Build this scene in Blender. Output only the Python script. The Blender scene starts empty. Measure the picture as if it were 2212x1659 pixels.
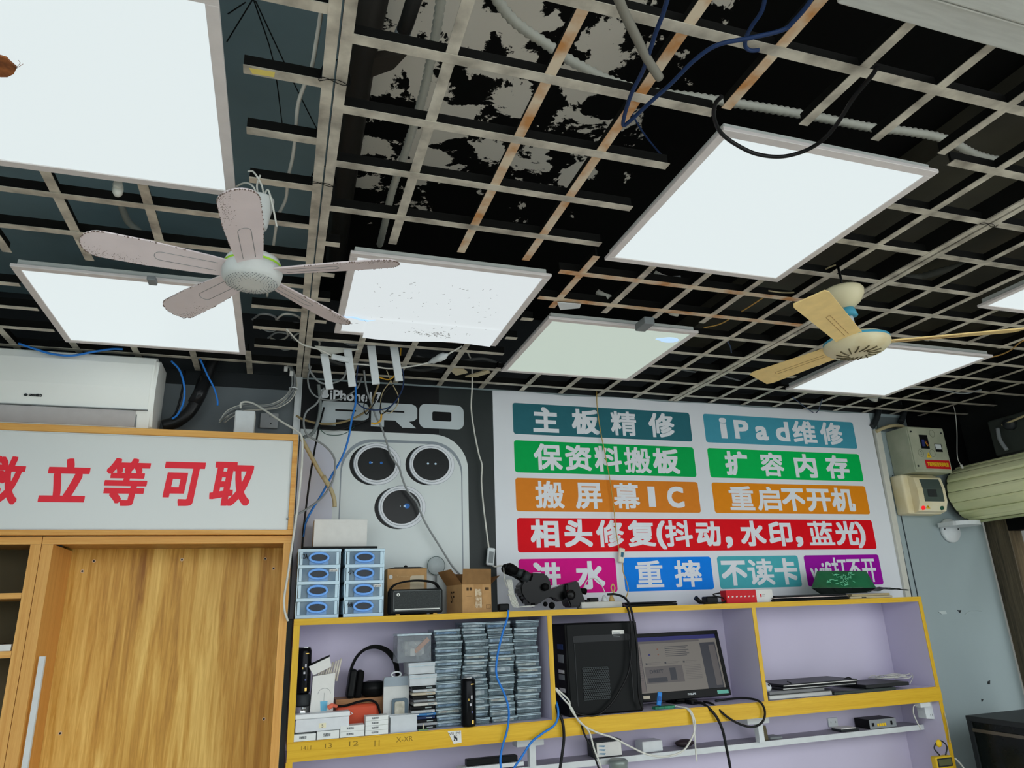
import bpy, bmesh, math, random
from mathutils import Vector, Matrix
random.seed(7)
SC = bpy.context.scene
COL = SC.collection
PI = math.pi
# ---------------------------------------------------------------- camera (fitted to the ceiling grid), world, exposure
H = 2.6                                   # underside of the ceiling grid
F_PX, YAW, PITCH, ROLL = 1518.6, 0.32252595, 0.3175492, -0.03793527
CAM = Vector((-0.0526992, -0.8656340, H - 1.0106623))
_fw = Vector((math.sin(YAW) * math.cos(PITCH), math.cos(YAW) * math.cos(PITCH), math.sin(PITCH)))
_r0 = Vector((math.cos(YAW), -math.sin(YAW), 0))
_u0 = _r0.cross(_fw)
RT = _r0 * math.cos(ROLL) + _u0 * math.sin(ROLL)
UP = _u0 * math.cos(ROLL) - _r0 * math.sin(ROLL)
cd = bpy.data.cameras.new('camera')
cd.sensor_fit = 'HORIZONTAL'; cd.sensor_width = 36.0; cd.lens = 36.0 * F_PX / 2212.0
cd.clip_start = 0.01; cd.clip_end = 200
cam = bpy.data.objects.new('camera', cd); COL.objects.link(cam)
cam.matrix_world = Matrix(((RT.x, UP.x, -_fw.x, CAM.x), (RT.y, UP.y, -_fw.y, CAM.y), (RT.z, UP.z, -_fw.z, CAM.z), (0, 0, 0, 1)))
SC.camera = cam
w = bpy.data.worlds.new('daylight'); SC.world = w; w.use_nodes = True
WN = w.node_tree.nodes['Background']
WN.inputs[0].default_value = (0.94, 0.985, 1.0, 1); WN.inputs[1].default_value = 3.0
PANEL_L = 0.84                             # radiance of the ceiling light panels
vs = SC.view_settings
vs.view_transform = 'Standard'; vs.look = 'None'; vs.gamma = 1.0; vs.use_curve_mapping = False; vs.exposure = 0.0
SC.cycles.use_denoising = True
SC.cycles.max_bounces = 8; SC.cycles.diffuse_bounces = 5; SC.cycles.transparent_max_bounces = 24
SC.cycles.caustics_reflective = False; SC.cycles.caustics_refractive = False

def at(x, y, Y=None, Z=None, X=None):
    """point of the room seen at photograph pixel (x, y) on the plane Y=, Z= or X="""
    d = _fw + RT * ((x - 1106) / F_PX) - UP * ((y - 829.5) / F_PX)
    t = (Y - CAM.y) / d.y if Y is not None else (Z - CAM.z) / d.z if Z is not None else (X - CAM.x) / d.x
    return CAM + d * t

# ---------------------------------------------------------------- materials
def lin(c):
    c /= 255.0
    return c / 12.92 if c <= 0.04045 else ((c + 0.055) / 1.055) ** 2.4
def rgb(c): return (lin(c[0]), lin(c[1]), lin(c[2]), 1)
MATS = {}
def mat(name, c, rough=0.5, metal=0.0, var=0.03, scale=30.0, stretch=None, c2=None, lo=0.35, hi=0.65, alpha=1.0, emit=None, estr=1.0, trans=0.0, spec=0.22, bump=0.0, detail=4.0, dist=0.0):
    if name in MATS: return MATS[name]
    m = bpy.data.materials.new(name); m.use_nodes = True
    nt = m.node_tree; N = nt.nodes; L = nt.links
    b = N['Principled BSDF']
    tc = N.new('ShaderNodeTexCoord'); mp = N.new('ShaderNodeMapping'); no = N.new('ShaderNodeTexNoise'); cr = N.new('ShaderNodeValToRGB')
    L.new(tc.outputs['Object'], mp.inputs['Vector']); L.new(mp.outputs['Vector'], no.inputs['Vector']); L.new(no.outputs['Fac'], cr.inputs['Fac'])
    if stretch: mp.inputs['Scale'].default_value = stretch
    no.inputs['Scale'].default_value = scale; no.inputs['Detail'].default_value = detail; no.inputs['Distortion'].default_value = dist
    A = rgb(c)
    if c2 is None:
        A = tuple(v * (1 - var) for v in A[:3]) + (1,); B = tuple(min(1, v * (1 + var)) for v in rgb(c)[:3]) + (1,)
    else: B = rgb(c2)
    e = cr.color_ramp.elements; e[0].position = lo; e[1].position = hi; e[0].color = A; e[1].color = B
    L.new(cr.outputs['Color'], b.inputs['Base Color'])
    b.inputs['Roughness'].default_value = rough; b.inputs['Metallic'].default_value = metal
    b.inputs['Specular IOR Level'].default_value = spec
    b.inputs['Alpha'].default_value = alpha; b.inputs['Transmission Weight'].default_value = trans
    if emit:
        b.inputs['Emission Color'].default_value = rgb(emit); b.inputs['Emission Strength'].default_value = estr
    if bump:
        bp = N.new('ShaderNodeBump'); bp.inputs['Strength'].default_value = bump; bp.inputs['Distance'].default_value = 0.002
        L.new(no.outputs['Fac'], bp.inputs['Height']); L.new(bp.outputs['Normal'], b.inputs['Normal'])
    MATS[name] = m
    return m

def peeling(name, base, patch, x0, x1, y1, thr):
    """dark paint that has come off in ragged patches over a stretch of the slab"""
    m = bpy.data.materials.new(name); m.use_nodes = True
    nt = m.node_tree; N = nt.nodes; L = nt.links; b = N['Principled BSDF']
    tc = N.new('ShaderNodeTexCoord'); n1 = N.new('ShaderNodeTexNoise'); sx = N.new('ShaderNodeSeparateXYZ')
    L.new(tc.outputs['Object'], n1.inputs['Vector']); L.new(tc.outputs['Object'], sx.inputs[0])
    n1.inputs['Scale'].default_value = 8.0; n1.inputs['Detail'].default_value = 7; n1.inputs['Roughness'].default_value = 0.62; n1.inputs['Distortion'].default_value = 0.3
    def mr(src, a, bb, c, d):
        q = N.new('ShaderNodeMapRange'); q.inputs[1].default_value = a; q.inputs[2].default_value = bb; q.inputs[3].default_value = c; q.inputs[4].default_value = d
        L.new(src, q.inputs[0]); return q.outputs[0]
    def ad(a, bb, op='ADD'):
        q = N.new('ShaderNodeMath'); q.operation = op
        for k, v in enumerate((a, bb)):
            if isinstance(v, float): q.inputs[k].default_value = v
            else: L.new(v, q.inputs[k])
        return q.outputs[0]
    f = ad(n1.outputs['Fac'], mr(sx.outputs[0], x0, x1, 0.0, -0.30))
    f = ad(f, mr(sx.outputs[1], y1, y1 + 0.7, 0.0, -0.25))
    cr = N.new('ShaderNodeValToRGB'); e = cr.color_ramp.elements
    e[0].position = thr; e[1].position = thr + 0.012; e[0].color = rgb(base); e[1].color = rgb(patch)
    L.new(f, cr.inputs[0]); L.new(cr.outputs[0], b.inputs['Base Color']); b.inputs['Roughness'].default_value = 0.8; b.inputs['Specular IOR Level'].default_value = 0.15
    MATS[name] = m; return m

def wood(name, dark, light, scale=3.0, along='z', sc2=(14, 14, 0.55), rough=0.42, pos=(0.32, 0.5, 0.68), mid=None):
    m = bpy.data.materials.new(name); m.use_nodes = True
    nt = m.node_tree; N = nt.nodes; L = nt.links; b = N['Principled BSDF']
    tc = N.new('ShaderNodeTexCoord'); mp = N.new('ShaderNodeMapping')
    st = {'z': sc2, 'x': (sc2[2], sc2[0], sc2[1])}[along]
    mp.inputs['Scale'].default_value = st
    n0 = N.new('ShaderNodeTexNoise'); n0.inputs['Scale'].default_value = scale * 0.35; n0.inputs['Detail'].default_value = 2; n0.inputs['Distortion'].default_value = 1.2
    n1 = N.new('ShaderNodeTexNoise'); n1.inputs['Scale'].default_value = scale * 3.2; n1.inputs['Detail'].default_value = 8; n1.inputs['Roughness'].default_value = 0.65; n1.inputs['Distortion'].default_value = 0.6
    mx = N.new('ShaderNodeMix'); mx.inputs[0].default_value = 0.52
    L.new(tc.outputs['Object'], mp.inputs[0]); L.new(mp.outputs[0], n0.inputs['Vector']); L.new(mp.outputs[0], n1.inputs['Vector'])
    L.new(n0.outputs['Fac'], mx.inputs[2]); L.new(n1.outputs['Fac'], mx.inputs[3])
    cr = N.new('ShaderNodeValToRGB'); e = cr.color_ramp.elements
    e[0].position = pos[0]; e[0].color = rgb(dark); e[1].position = pos[2]; e[1].color = rgb(light)
    if mid:
        k = cr.color_ramp.elements.new(pos[1]); k.color = rgb(mid)
    L.new(mx.outputs[0], cr.inputs[0]); L.new(cr.outputs[0], b.inputs['Base Color'])
    b.inputs['Roughness'].default_value = rough; b.inputs['Specular IOR Level'].default_value = 0.3
    MATS[name] = m; return m

# ---------------------------------------------------------------- mesh builder
class MB:
    def __init__(s): s.bm = bmesh.new()
    def _faces(s, fs, m):
        for f in fs: f.material_index = m
    def box(s, x0, x1, y0, y1, z0, z1, m=0, bev=0.0, seg=2):
        v = [s.bm.verts.new((x, y, z)) for z in (z0, z1) for y in (y0, y1) for x in (x0, x1)]
        fs = [s.bm.faces.new([v[i] for i in q]) for q in ((0, 2, 3, 1), (4, 5, 7, 6), (0, 1, 5, 4), (2, 6, 7, 3), (0, 4, 6, 2), (1, 3, 7, 5))]
        s._faces(fs, m)
        if bev:
            es = list({e for f in fs for e in f.edges})
            r = bmesh.ops.bevel(s.bm, geom=es, offset=bev, segments=seg, profile=0.5, affect='EDGES')
            s._faces(r['faces'], m)
        return s
    def prism(s, pts, a0, a1, m=0, axis='y'):
        """outline pts extruded from a0 to a1 along an axis: pts are (x,z) for y, (x,y) for z, (y,z) for x"""
        mk = {'y': lambda p, a: (p[0], a, p[1]), 'z': lambda p, a: (p[0], p[1], a), 'x': lambda p, a: (a, p[0], p[1])}[axis]
        A = [s.bm.verts.new(mk(p, a0)) for p in pts]; B = [s.bm.verts.new(mk(p, a1)) for p in pts]
        n = len(pts); fs = [s.bm.faces.new(A), s.bm.faces.new(list(reversed(B)))]
        for i in range(n): fs.append(s.bm.faces.new((A[i], B[i], B[(i + 1) % n], A[(i + 1) % n])))
        s._faces(fs, m); return s
    def tube(s, pts, r, n=8, m=0, cap=True):
        pts = [Vector(p) for p in pts]; rs = r if isinstance(r, (list, tuple)) else [r] * len(pts)
        rings = []; T0 = (pts[1] - pts[0]).normalized()
        u = T0.orthogonal().normalized()
        for i, p in enumerate(pts):
            T = (pts[min(i + 1, len(pts) - 1)] - pts[max(i - 1, 0)])
            T = T.normalized() if T.length > 1e-9 else T0
            u = u - T * u.dot(T); u = u.normalized() if u.length > 1e-6 else T.orthogonal().normalized()
            v = T.cross(u)
            rings.append([s.bm.verts.new(p + (u * math.cos(2 * PI * k / n) + v * math.sin(2 * PI * k / n)) * rs[i]) for k in range(n)])
        for a, b in zip(rings, rings[1:]):
            for k in range(n):
                f = s.bm.faces.new((a[k], a[(k + 1) % n], b[(k + 1) % n], b[k])); f.material_index = m; f.smooth = True
        if cap:
            for q in (list(reversed(rings[0])), rings[-1]):
                f = s.bm.faces.new(q); f.material_index = m
        return s
    def cyl(s, p0, p1, r0, r1=None, n=20, m=0): return s.tube([p0, p1], [r0, r0 if r1 is None else r1], n, m)
    def lathe(s, prof, c=(0, 0, 0), axis='z', n=28, m=0, sx=1.0):
        rings = []
        for r, h in prof:
            ring = []
            for k in range(n):
                a = 2 * PI * k / n; x, y = r * math.cos(a) * sx, r * math.sin(a)
                p = {'z': (x, y, h), 'y': (x, h, y), 'x': (h, x, y)}[axis]
                ring.append(s.bm.verts.new((c[0] + p[0], c[1] + p[1], c[2] + p[2])))
            rings.append(ring)
        for i, (a, b) in enumerate(zip(rings, rings[1:])):
            mm = m[i] if isinstance(m, (list, tuple)) else m
            for k in range(n):
                f = s.bm.faces.new((a[k], a[(k + 1) % n], b[(k + 1) % n], b[k])); f.material_index = mm; f.smooth = True
        for q, mm in ((list(reversed(rings[0])), m[0] if isinstance(m, (list, tuple)) else m), (rings[-1], m[-1] if isinstance(m, (list, tuple)) else m)):
            f = s.bm.faces.new(q); f.material_index = mm
        return s
    def ring(s, c, a, b, r, axis='y', n=28, k=8, m=0):
        """elliptical hoop of tube radius r"""
        P = []
        for i in range(n + 1):
            t = 2 * PI * i / n; x, z = a * math.cos(t), b * math.sin(t)
            P.append({'y': (c[0] + x, c[1], c[2] + z), 'z': (c[0] + x, c[1] + z, c[2]), 'x': (c[0], c[1] + x, c[2] + z)}[axis])
        return s.tube(P, r, k, m, cap=False)
    def ball(s, c, r, m=0, sc=(1, 1, 1), seg=16):
        g = bmesh.ops.create_uvsphere(s.bm, u_segments=seg, v_segments=max(6, seg // 2), radius=r)
        for v in g['verts']: v.co = Vector((v.co.x * sc[0] + c[0], v.co.y * sc[1] + c[1], v.co.z * sc[2] + c[2]))
        for f in {f for v in g['verts'] for f in v.link_faces}: f.material_index = m; f.smooth = True
        return s
    def grid(s, P, m=0, thick=0.0, smooth=True):
        """sheet through rows of points"""
        V = [[s.bm.verts.new(p) for p in row] for row in P]; fs = []
        for a, b in zip(V, V[1:]):
            for k in range(len(a) - 1):
                f = s.bm.faces.new((a[k], a[k + 1], b[k + 1], b[k])); f.material_index = m; f.smooth = smooth; fs.append(f)
        if thick:
            bmesh.ops.solidify(s.bm, geom=fs, thickness=thick)
        return s
    def xf(s, M):
        s.bm.transform(M); return s
    def rot(s, ang, axis, c=(0, 0, 0)):
        c = Vector(c); s.bm.transform(Matrix.Translation(c) @ Matrix.Rotation(ang, 4, axis) @ Matrix.Translation(-c)); return s

def rrect(x0, x1, z0, z1, r, n=5, corners=(1, 1, 1, 1)):
    """rounded rectangle outline; corners = bottom-left, bottom-right, top-right, top-left"""
    P = []
    for i, (cx, cz, a0, use) in enumerate(((x0 + r, z0 + r, PI, corners[0]), (x1 - r, z0 + r, 1.5 * PI, corners[1]), (x1 - r, z1 - r, 0, corners[2]), (x0 + r, z1 - r, 0.5 * PI, corners[3]))):
        if not use:
            P.append(((x0, z0), (x1, z0), (x1, z1), (x0, z1))[i]); continue
        for k in range(n + 1):
            a = a0 + 0.5 * PI * k / n; P.append((cx + r * math.cos(a), cz + r * math.sin(a)))
    return P
def ell(cx, cz, a, b, n=36): return [(cx + a * math.cos(2 * PI * k / n), cz + b * math.sin(2 * PI * k / n)) for k in range(n)]

def mworld(o):
    M = o.matrix_basis.copy()
    while o.parent: o = o.parent; M = o.matrix_basis @ M
    return M
def thing(name, label, cat, loc=(0, 0, 0), rz=0.0, group=None):
    o = bpy.data.objects.new(name, None); COL.objects.link(o); o.empty_display_size = 0.03
    o.location = loc; o.rotation_euler = (0, 0, rz); o['label'] = label; o['category'] = cat
    if group: o['group'] = group
    return o
def part(name, mb, mats, parent, world=True, label=None, kind=None):
    if world and parent is not None: mb.bm.transform(mworld(parent).inverted())
    bmesh.ops.recalc_face_normals(mb.bm, faces=mb.bm.faces)
    me = bpy.data.meshes.new(name); mb.bm.to_mesh(me); mb.bm.free()
    for m in (mats if isinstance(mats, (list, tuple)) else [mats]): me.materials.append(m)
    o = bpy.data.objects.new(name, me); COL.objects.link(o)
    if parent is not None: o.parent = parent
    if label: o['label'] = label
    if kind: o['kind'] = kind
    return o
def solo(name, label, cat, mb, mats, group=None, kind=None):
    """a thing that is one mesh, its origin under its middle"""
    vs_ = [v.co for v in mb.bm.verts]
    lo = [min(v[i] for v in vs_) for i in range(3)]; hi = [max(v[i] for v in vs_) for i in range(3)]
    c = Vector(((lo[0] + hi[0]) / 2, (lo[1] + hi[1]) / 2, lo[2]))
    mb.bm.transform(Matrix.Translation(-c))
    o = part(name, mb, mats, None); o.location = c; o['label'] = label; o['category'] = cat
    if group: o['group'] = group
    if kind: o['kind'] = kind
    return o
def struct(name, mb, mats):
    o = part(name, mb, mats, None); o['kind'] = 'structure'; return o
def copy_tree(o, parent=None):
    c = o.copy(); COL.objects.link(c)
    if parent is not None: c.parent = parent
    for ch in list(o.children): copy_tree(ch, c)
    return c

def smooth_path(P, n=8):
    P = [Vector(p) for p in P]
    if len(P) < 3: return P
    Q = [P[0] * 2 - P[1]] + P + [P[-1] * 2 - P[-2]]; out = []
    for i in range(1, len(Q) - 2):
        a, b, c, d = Q[i - 1:i + 3]
        for k in range(n):
            t = k / n
            out.append(0.5 * ((2 * b) + (c - a) * t + (2 * a - 5 * b + 4 * c - d) * t * t + (3 * b - a - 3 * c + d) * t ** 3))
    out.append(P[-1]); return out
def cable(name, label, cat, m, r, P, group=None, n=7, k=8):
    return solo(name, label, cat, MB().tube(smooth_path(P, k), r, n), m, group)
def pz(Z, *pp): return [at(x, y, Z=Z) for x, y in pp]
def py(Y, *pp): return [at(x, y, Y=Y) for x, y in pp]
def pd(*pp): return [at(x, y, Y=d) for x, y, d in pp]

_TX = {}
def glyphs(s):
    """outline mesh of a line of writing, scaled to a unit box"""
    if s in _TX: return _TX[s]
    cu = bpy.data.curves.new('line', 'FONT'); cu.body = s; cu.size = 1.0; cu.resolution_u = 3
    o = bpy.data.objects.new('line', cu); COL.objects.link(o)
    bpy.context.view_layer.update()
    me = bpy.data.meshes.new_from_object(o.evaluated_get(bpy.context.evaluated_depsgraph_get()))
    V = [v.co.copy() for v in me.vertices]; Fc = [list(p.vertices) for p in me.polygons]
    bpy.data.objects.remove(o); bpy.data.curves.remove(cu); bpy.data.meshes.remove(me)
    x0 = min(v.x for v in V); x1 = max(v.x for v in V); y0 = min(v.y for v in V); y1 = max(v.y for v in V)
    _TX[s] = ([((v.x - x0) / (x1 - x0), (v.y - y0) / (y1 - y0)) for v in V], Fc); return _TX[s]
def write(mb, s, x0, x1, z0, z1, y, bold=0.0, m=0, shear=0.0, M=None):
    """writing that fills the rectangle x0..x1, z0..z1 on the plane y, facing -y; bold = stroke growth in metres"""
    V, Fc = glyphs(s); W, Hh = x1 - x0 - 2 * bold, z1 - z0 - 2 * bold
    offs = [(0, 0)] + ([(bold * a, bold * b) for a in [k / 4 for k in range(-4, 5)] for b in [k / 4 for k in range(-4, 5)] if max(abs(a), abs(b)) == 1] if bold else [])
    for k, (ox, oz) in enumerate(offs):
        vv = []
        for a, b in V:
            p = Vector((x0 + bold + a * W + ox + shear * b * Hh, y - 0.00002 * k, z0 + bold + b * Hh + oz))
            vv.append(mb.bm.verts.new(M @ p if M else p))
        for f in Fc:
            try: fc = mb.bm.faces.new([vv[i] for i in f]); fc.material_index = m
            except ValueError: pass
    return mb
# ================================================================ materials shared by many things
M_white = mat('white_plastic', (214, 220, 222), 0.4)
M_offw = mat('offwhite_plastic', (206, 206, 196), 0.42)
M_black = mat('black_plastic', (18, 20, 21), 0.4, spec=0.14)
M_blackm = mat('matt_black', (14, 15, 16), 0.7, spec=0.1)
M_dark = mat('dark_grey', (44, 48, 50), 0.5)
M_grey = mat('grey_plastic', (128, 134, 136), 0.5)
M_steel = mat('pale_steel', (206, 208, 202), 0.32, metal=0.25, var=0.06, stretch=(0.4, 4, 4))
M_chrome = mat('chrome', (200, 203, 205), 0.15, metal=1.0)
M_card = mat('cardboard', (186, 146, 98), 0.8, var=0.08)
M_cardd = mat('cardboard_dark', (142, 104, 66), 0.8)
M_paper = mat('paper', (224, 224, 220), 0.7)
M_blue = mat('blue_cable', (44, 124, 214), 0.4)
M_navy = mat('navy_cable', (30, 52, 92), 0.4)
M_bcab = mat('black_cable', (16, 17, 19), 0.4)
M_wcab = mat('white_cable', (212, 212, 204), 0.45)
M_gcab = mat('grey_cable', (140, 145, 146), 0.5)
M_ycab = mat('yellow_cable', (214, 160, 40), 0.45)
M_bgcab = mat('beige_cable', (186, 172, 134), 0.5)
M_red = mat('red_print', (206, 30, 40), 0.5, var=0.03)
M_yel = mat('yellow_print', (238, 196, 40), 0.5)
M_green = mat('green_plastic', (36, 128, 82), 0.45)
# ================================================================ the setting
M_wall = mat('grey_blue_wall', (160, 175, 178), 0.55, var=0.03, scale=3)
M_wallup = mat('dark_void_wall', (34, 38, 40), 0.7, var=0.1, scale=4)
M_tile = mat('floor_tile', (196, 192, 184), 0.35, var=0.05, scale=6)
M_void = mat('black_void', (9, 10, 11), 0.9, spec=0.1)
struct('floor', MB().box(-2.4, 6.0, -4.0, 2.3, -0.05, 0.0), M_tile)
M_peel = peeling('peeling_black_paint', (4, 5, 4), (226, 222, 210), 0.6, 1.3, 1.0, 0.475)
M_slate = mat('slate_board', (114, 138, 146), 0.6, var=0.1, scale=3, spec=0.2)
M_brown = mat('brown_black_board', (66, 64, 54), 0.45, var=0.3, scale=3, spec=0.3)
struct('ceiling', MB().box(0.03, 1.82, -1.05, 2.3, 2.98, 3.05), M_peel)
struct('ceiling', MB().box(-2.4, 0.03, -1.05, 2.3, 2.88, 3.05), M_slate)
struct('ceiling', MB().box(1.82, 3.9, -1.05, 2.3, 2.90, 3.05), M_brown)
wb = MB().box(-2.4, 3.74, 2.16, 2.3, 0, 3.05)
struct('wall_back', wb, [M_wall])
struct('wall_light_block', MB().box(-2.4, 3.9, -4.0, -3.9, 0, 1.9), M_wall)  # unseen low wall behind the camera, added to cut off low daylight
struct('wall_left', MB().box(-2.4, -2.3, -2.5, 2.16, 0, 3.05), M_wall)
struct('wall_right', MB().box(3.74, 3.9, -1.05, 2.3, 2.32, 3.05), mat('near_black_wall', (26, 28, 27), 0.8, var=0.3, scale=5))  # mottled near-black colour above the opening
# upper wall behind the void: dark sheets painted in for its shade
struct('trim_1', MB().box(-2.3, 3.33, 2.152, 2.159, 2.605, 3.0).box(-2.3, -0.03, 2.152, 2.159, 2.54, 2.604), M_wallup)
struct('trim_5', MB().box(-2.3, -0.03, 2.153, 2.159, 1.9, 2.5395), mat('grey_panel', (104, 112, 116), 0.6, var=0.08, scale=4))
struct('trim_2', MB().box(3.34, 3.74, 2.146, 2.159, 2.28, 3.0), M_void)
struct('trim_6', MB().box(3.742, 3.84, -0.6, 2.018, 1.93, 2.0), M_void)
struct('trim_3', MB().box(3.742, 3.84, 2.02, 2.155, 0, 2.30, bev=0.004), wood('old_door_frame', (46, 40, 30), (120, 106, 82), 3.0))
struct('trim_4', MB().box(3.12, 3.124, 2.155, 2.1605, 1.0, 2.5).box(3.16, 3.163, 2.155, 2.1605, 1.0, 2.25), mat('panel_joint', (70, 80, 84), 0.6))

# ================================================================ ceiling grid: one hung frame
M_bar = mat('tarnished_tinplate', (146, 140, 128), 0.4, metal=0.15, scale=5, stretch=(3, 3, 3), c2=(214, 208, 192), lo=0.3, hi=0.62, detail=6)
M_barw = mat('tinplate_warm_reflect', (196, 140, 84), 0.4, metal=0.15, scale=5, stretch=(2.5, 2.5, 2.5), c2=(222, 206, 180), lo=0.36, hi=0.58, detail=6)  # warm brown reflections painted into the bar colour
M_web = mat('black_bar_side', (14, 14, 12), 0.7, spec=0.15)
# lights: name -> (x0, x1, y0, y1) of the frame
LIGHTS = {'A': (-0.81, -0.205, 0.13, 0.735), 'B': (-0.825, -0.22, 1.25, 1.845), 'C': (0.088, 0.695, 0.945, 1.55), 'D': (0.80, 1.405, 1.25, 1.83),
          'E': (2.23, 2.835, 1.20, 1.80), 'F': (0.81, 1.42, 0.20, 0.81), 'G': (2.275, 2.88, 0.205, 0.81), 'H': (-0.5, 0.105, -0.95, -0.345), 'I': (0.9, 1.505, -0.96, -0.36)}
def cut(lo, hi, spans):
    out = [(lo, hi)]
    for a, b in spans:
        nx = []
        for p, q in out:
            if b <= p or a >= q: nx.append((p, q)); continue
            if a > p: nx.append((p, a))
            if b < q: nx.append((b, q))
        out = nx
    return [(p, q) for p, q in out if q - p > 0.03]
GR = thing('metal_grid', 'bare metal grid of tarnished bars left where the ceiling tiles are missing', 'ceiling frame', (1.2, 1.0, H))
def bar(name, x0, x1, y0, y1, m=M_bar):
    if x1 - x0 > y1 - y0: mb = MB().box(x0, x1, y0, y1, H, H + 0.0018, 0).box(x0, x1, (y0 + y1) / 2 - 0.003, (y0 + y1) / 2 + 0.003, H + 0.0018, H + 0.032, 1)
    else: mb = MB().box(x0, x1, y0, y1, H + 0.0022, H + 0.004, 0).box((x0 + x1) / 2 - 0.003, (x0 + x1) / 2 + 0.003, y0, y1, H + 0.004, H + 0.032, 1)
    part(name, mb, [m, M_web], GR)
BW = 0.0115
YF, YB = -1.1, 2.15
for x in (-0.019, 0.007, 1.802, 1.832):
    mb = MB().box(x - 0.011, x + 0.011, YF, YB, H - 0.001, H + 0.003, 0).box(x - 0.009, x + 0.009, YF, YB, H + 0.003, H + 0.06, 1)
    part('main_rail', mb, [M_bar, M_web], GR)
WARM = {0.8, 1.0, 1.2}
ylines = [0.2 * k for k in range(1, 9)] + [2.035 + 0.2 * k for k in range(8)] + [-0.215 - 0.2035 * k for k in range(8)]
for x in ylines:
    sp = [(l[2] - 0.03, l[3] + 0.03) for l in LIGHTS.values() if l[0] - 0.02 < x < l[1] + 0.02]
    for a, b in cut(YF, YB, sp):
        q = [a] + [v for v in (0.95,) if a < v < b] + [b]
        for a2, b2 in zip(q, q[1:]):
            bar('cross_bar', x - BW, x + BW, a2, b2, M_barw if (round(x, 1) in (0.4, 0.6, 0.8) and b2 < 1.3) else M_bar)
rows_mid = [-0.95, -0.76, -0.57, -0.38, -0.19, 0.0, 0.187, 0.383, 0.574, 0.769, 0.955, 1.148, 1.331, 1.518, 1.69, 1.88, 2.06]
rows_left = [0.132 + 0.186 * k for k in range(-6, 11)]
for y, (xa, xb) in [(y, (0.018, 1.791)) for y in rows_mid] + [(y, (1.843, 3.7)) for y in rows_mid] + [(y, (-1.85, -0.03)) for y in rows_left]:
    sp = [(l[0] - 0.03, l[1] + 0.03) for l in LIGHTS.values() if l[2] - 0.02 < y < l[3] + 0.02]
    for a, b in cut(xa, xb, sp):
        bar('cross_bar', a, b, y - BW, y + BW, M_barw if (0.9 < y < 1.2 and a > 0.6 and b < 2) else M_bar)
# wire ties round the rails
for x, y in ((-0.006, 0.302), (1.817, 0.385), (-0.006, 0.66)):
    P = [(x + 0.03 * math.cos(t), y + 0.006 * math.sin(2.3 * t), H - 0.003 + 0.05 * max(0, math.sin(t))) for t in [k * 0.35 for k in range(40)]]
    part('wire_tie', MB().tube(P, 0.0008, 5), M_blackm, GR)

# ================================================================ ceiling light panels
M_frame = mat('light_frame', (222, 216, 214), 0.45, var=0.03)
M_frback = mat('light_side', (196, 200, 196), 0.5)
def diffuser(name, c, k=1.0):
    m = mat(name, (70, 72, 73), 0.5, emit=c, estr=PANEL_L * k, var=0.01); return m
D_cool = diffuser('diffuser_cool', (240, 251, 252)); D_warm = diffuser('diffuser_pale_green', (232, 248, 234), 0.72)
D_dull = diffuser('diffuser_dusty', (240, 248, 250), 0.93)
def panel(key, label, dm, name='ceiling_lamp', zb=2.575, tilt=0.0):
    x0, x1, y0, y1 = LIGHTS[key]
    t = thing(name, label, 'ceiling light', ((x0 + x1) / 2, (y0 + y1) / 2, zb), 0, 'square ceiling light panels')
    f = 0.022
    fr = MB()
    for a in ((x0, x1, y0, y0 + f), (x0, x1, y1 - f, y1), (x0, x0 + f, y0 + f, y1 - f), (x1 - f, x1, y0 + f, y1 - f)):
        fr.box(*a, zb, zb + 0.010, 0, 0.001, 1)
    part('frame', fr, M_frame, t)
    hs = MB().box(x0 + 0.012, x1 - 0.012, y0 + 0.012, y1 - 0.012, zb + 0.011, zb + 0.030, 0, 0.002, 1)
    part('housing', hs, M_frback, t)
    part('diffuser', MB().box(x0 + f, x1 - f, y0 + f, y1 - f, zb + 0.003, zb + 0.008), dm, t)
    return t
panel('A', 'largest glowing light panel, nearest above the white fan, cut by the photo edge', D_cool)
panel('B', 'glowing light panel above the air conditioner behind the white fan', D_cool)
tC = panel('C', 'glowing light panel with scratched dusty cover sagging at one torn corner', D_dull)
tD = panel('D', 'dim greenish light panel with a small driver box hanging off its edge', D_warm)
panel('E', 'glowing light panel beyond the cream fan, above the end of the sign', D_cool)
panel('F', 'large glowing light panel with a black cable looped beneath it', D_cool)
panel('G', 'glowing light panel past the cream fan, cut by the right photo edge', D_cool)
panel('H', 'added glowing light panel overhead outside the view', D_cool)  # unseen lamp, added for more ambient light
panel('I', 'added glowing light panel behind the pale trim outside the view', D_cool)  # second unseen lamp, also added to lift the ambient light
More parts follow.
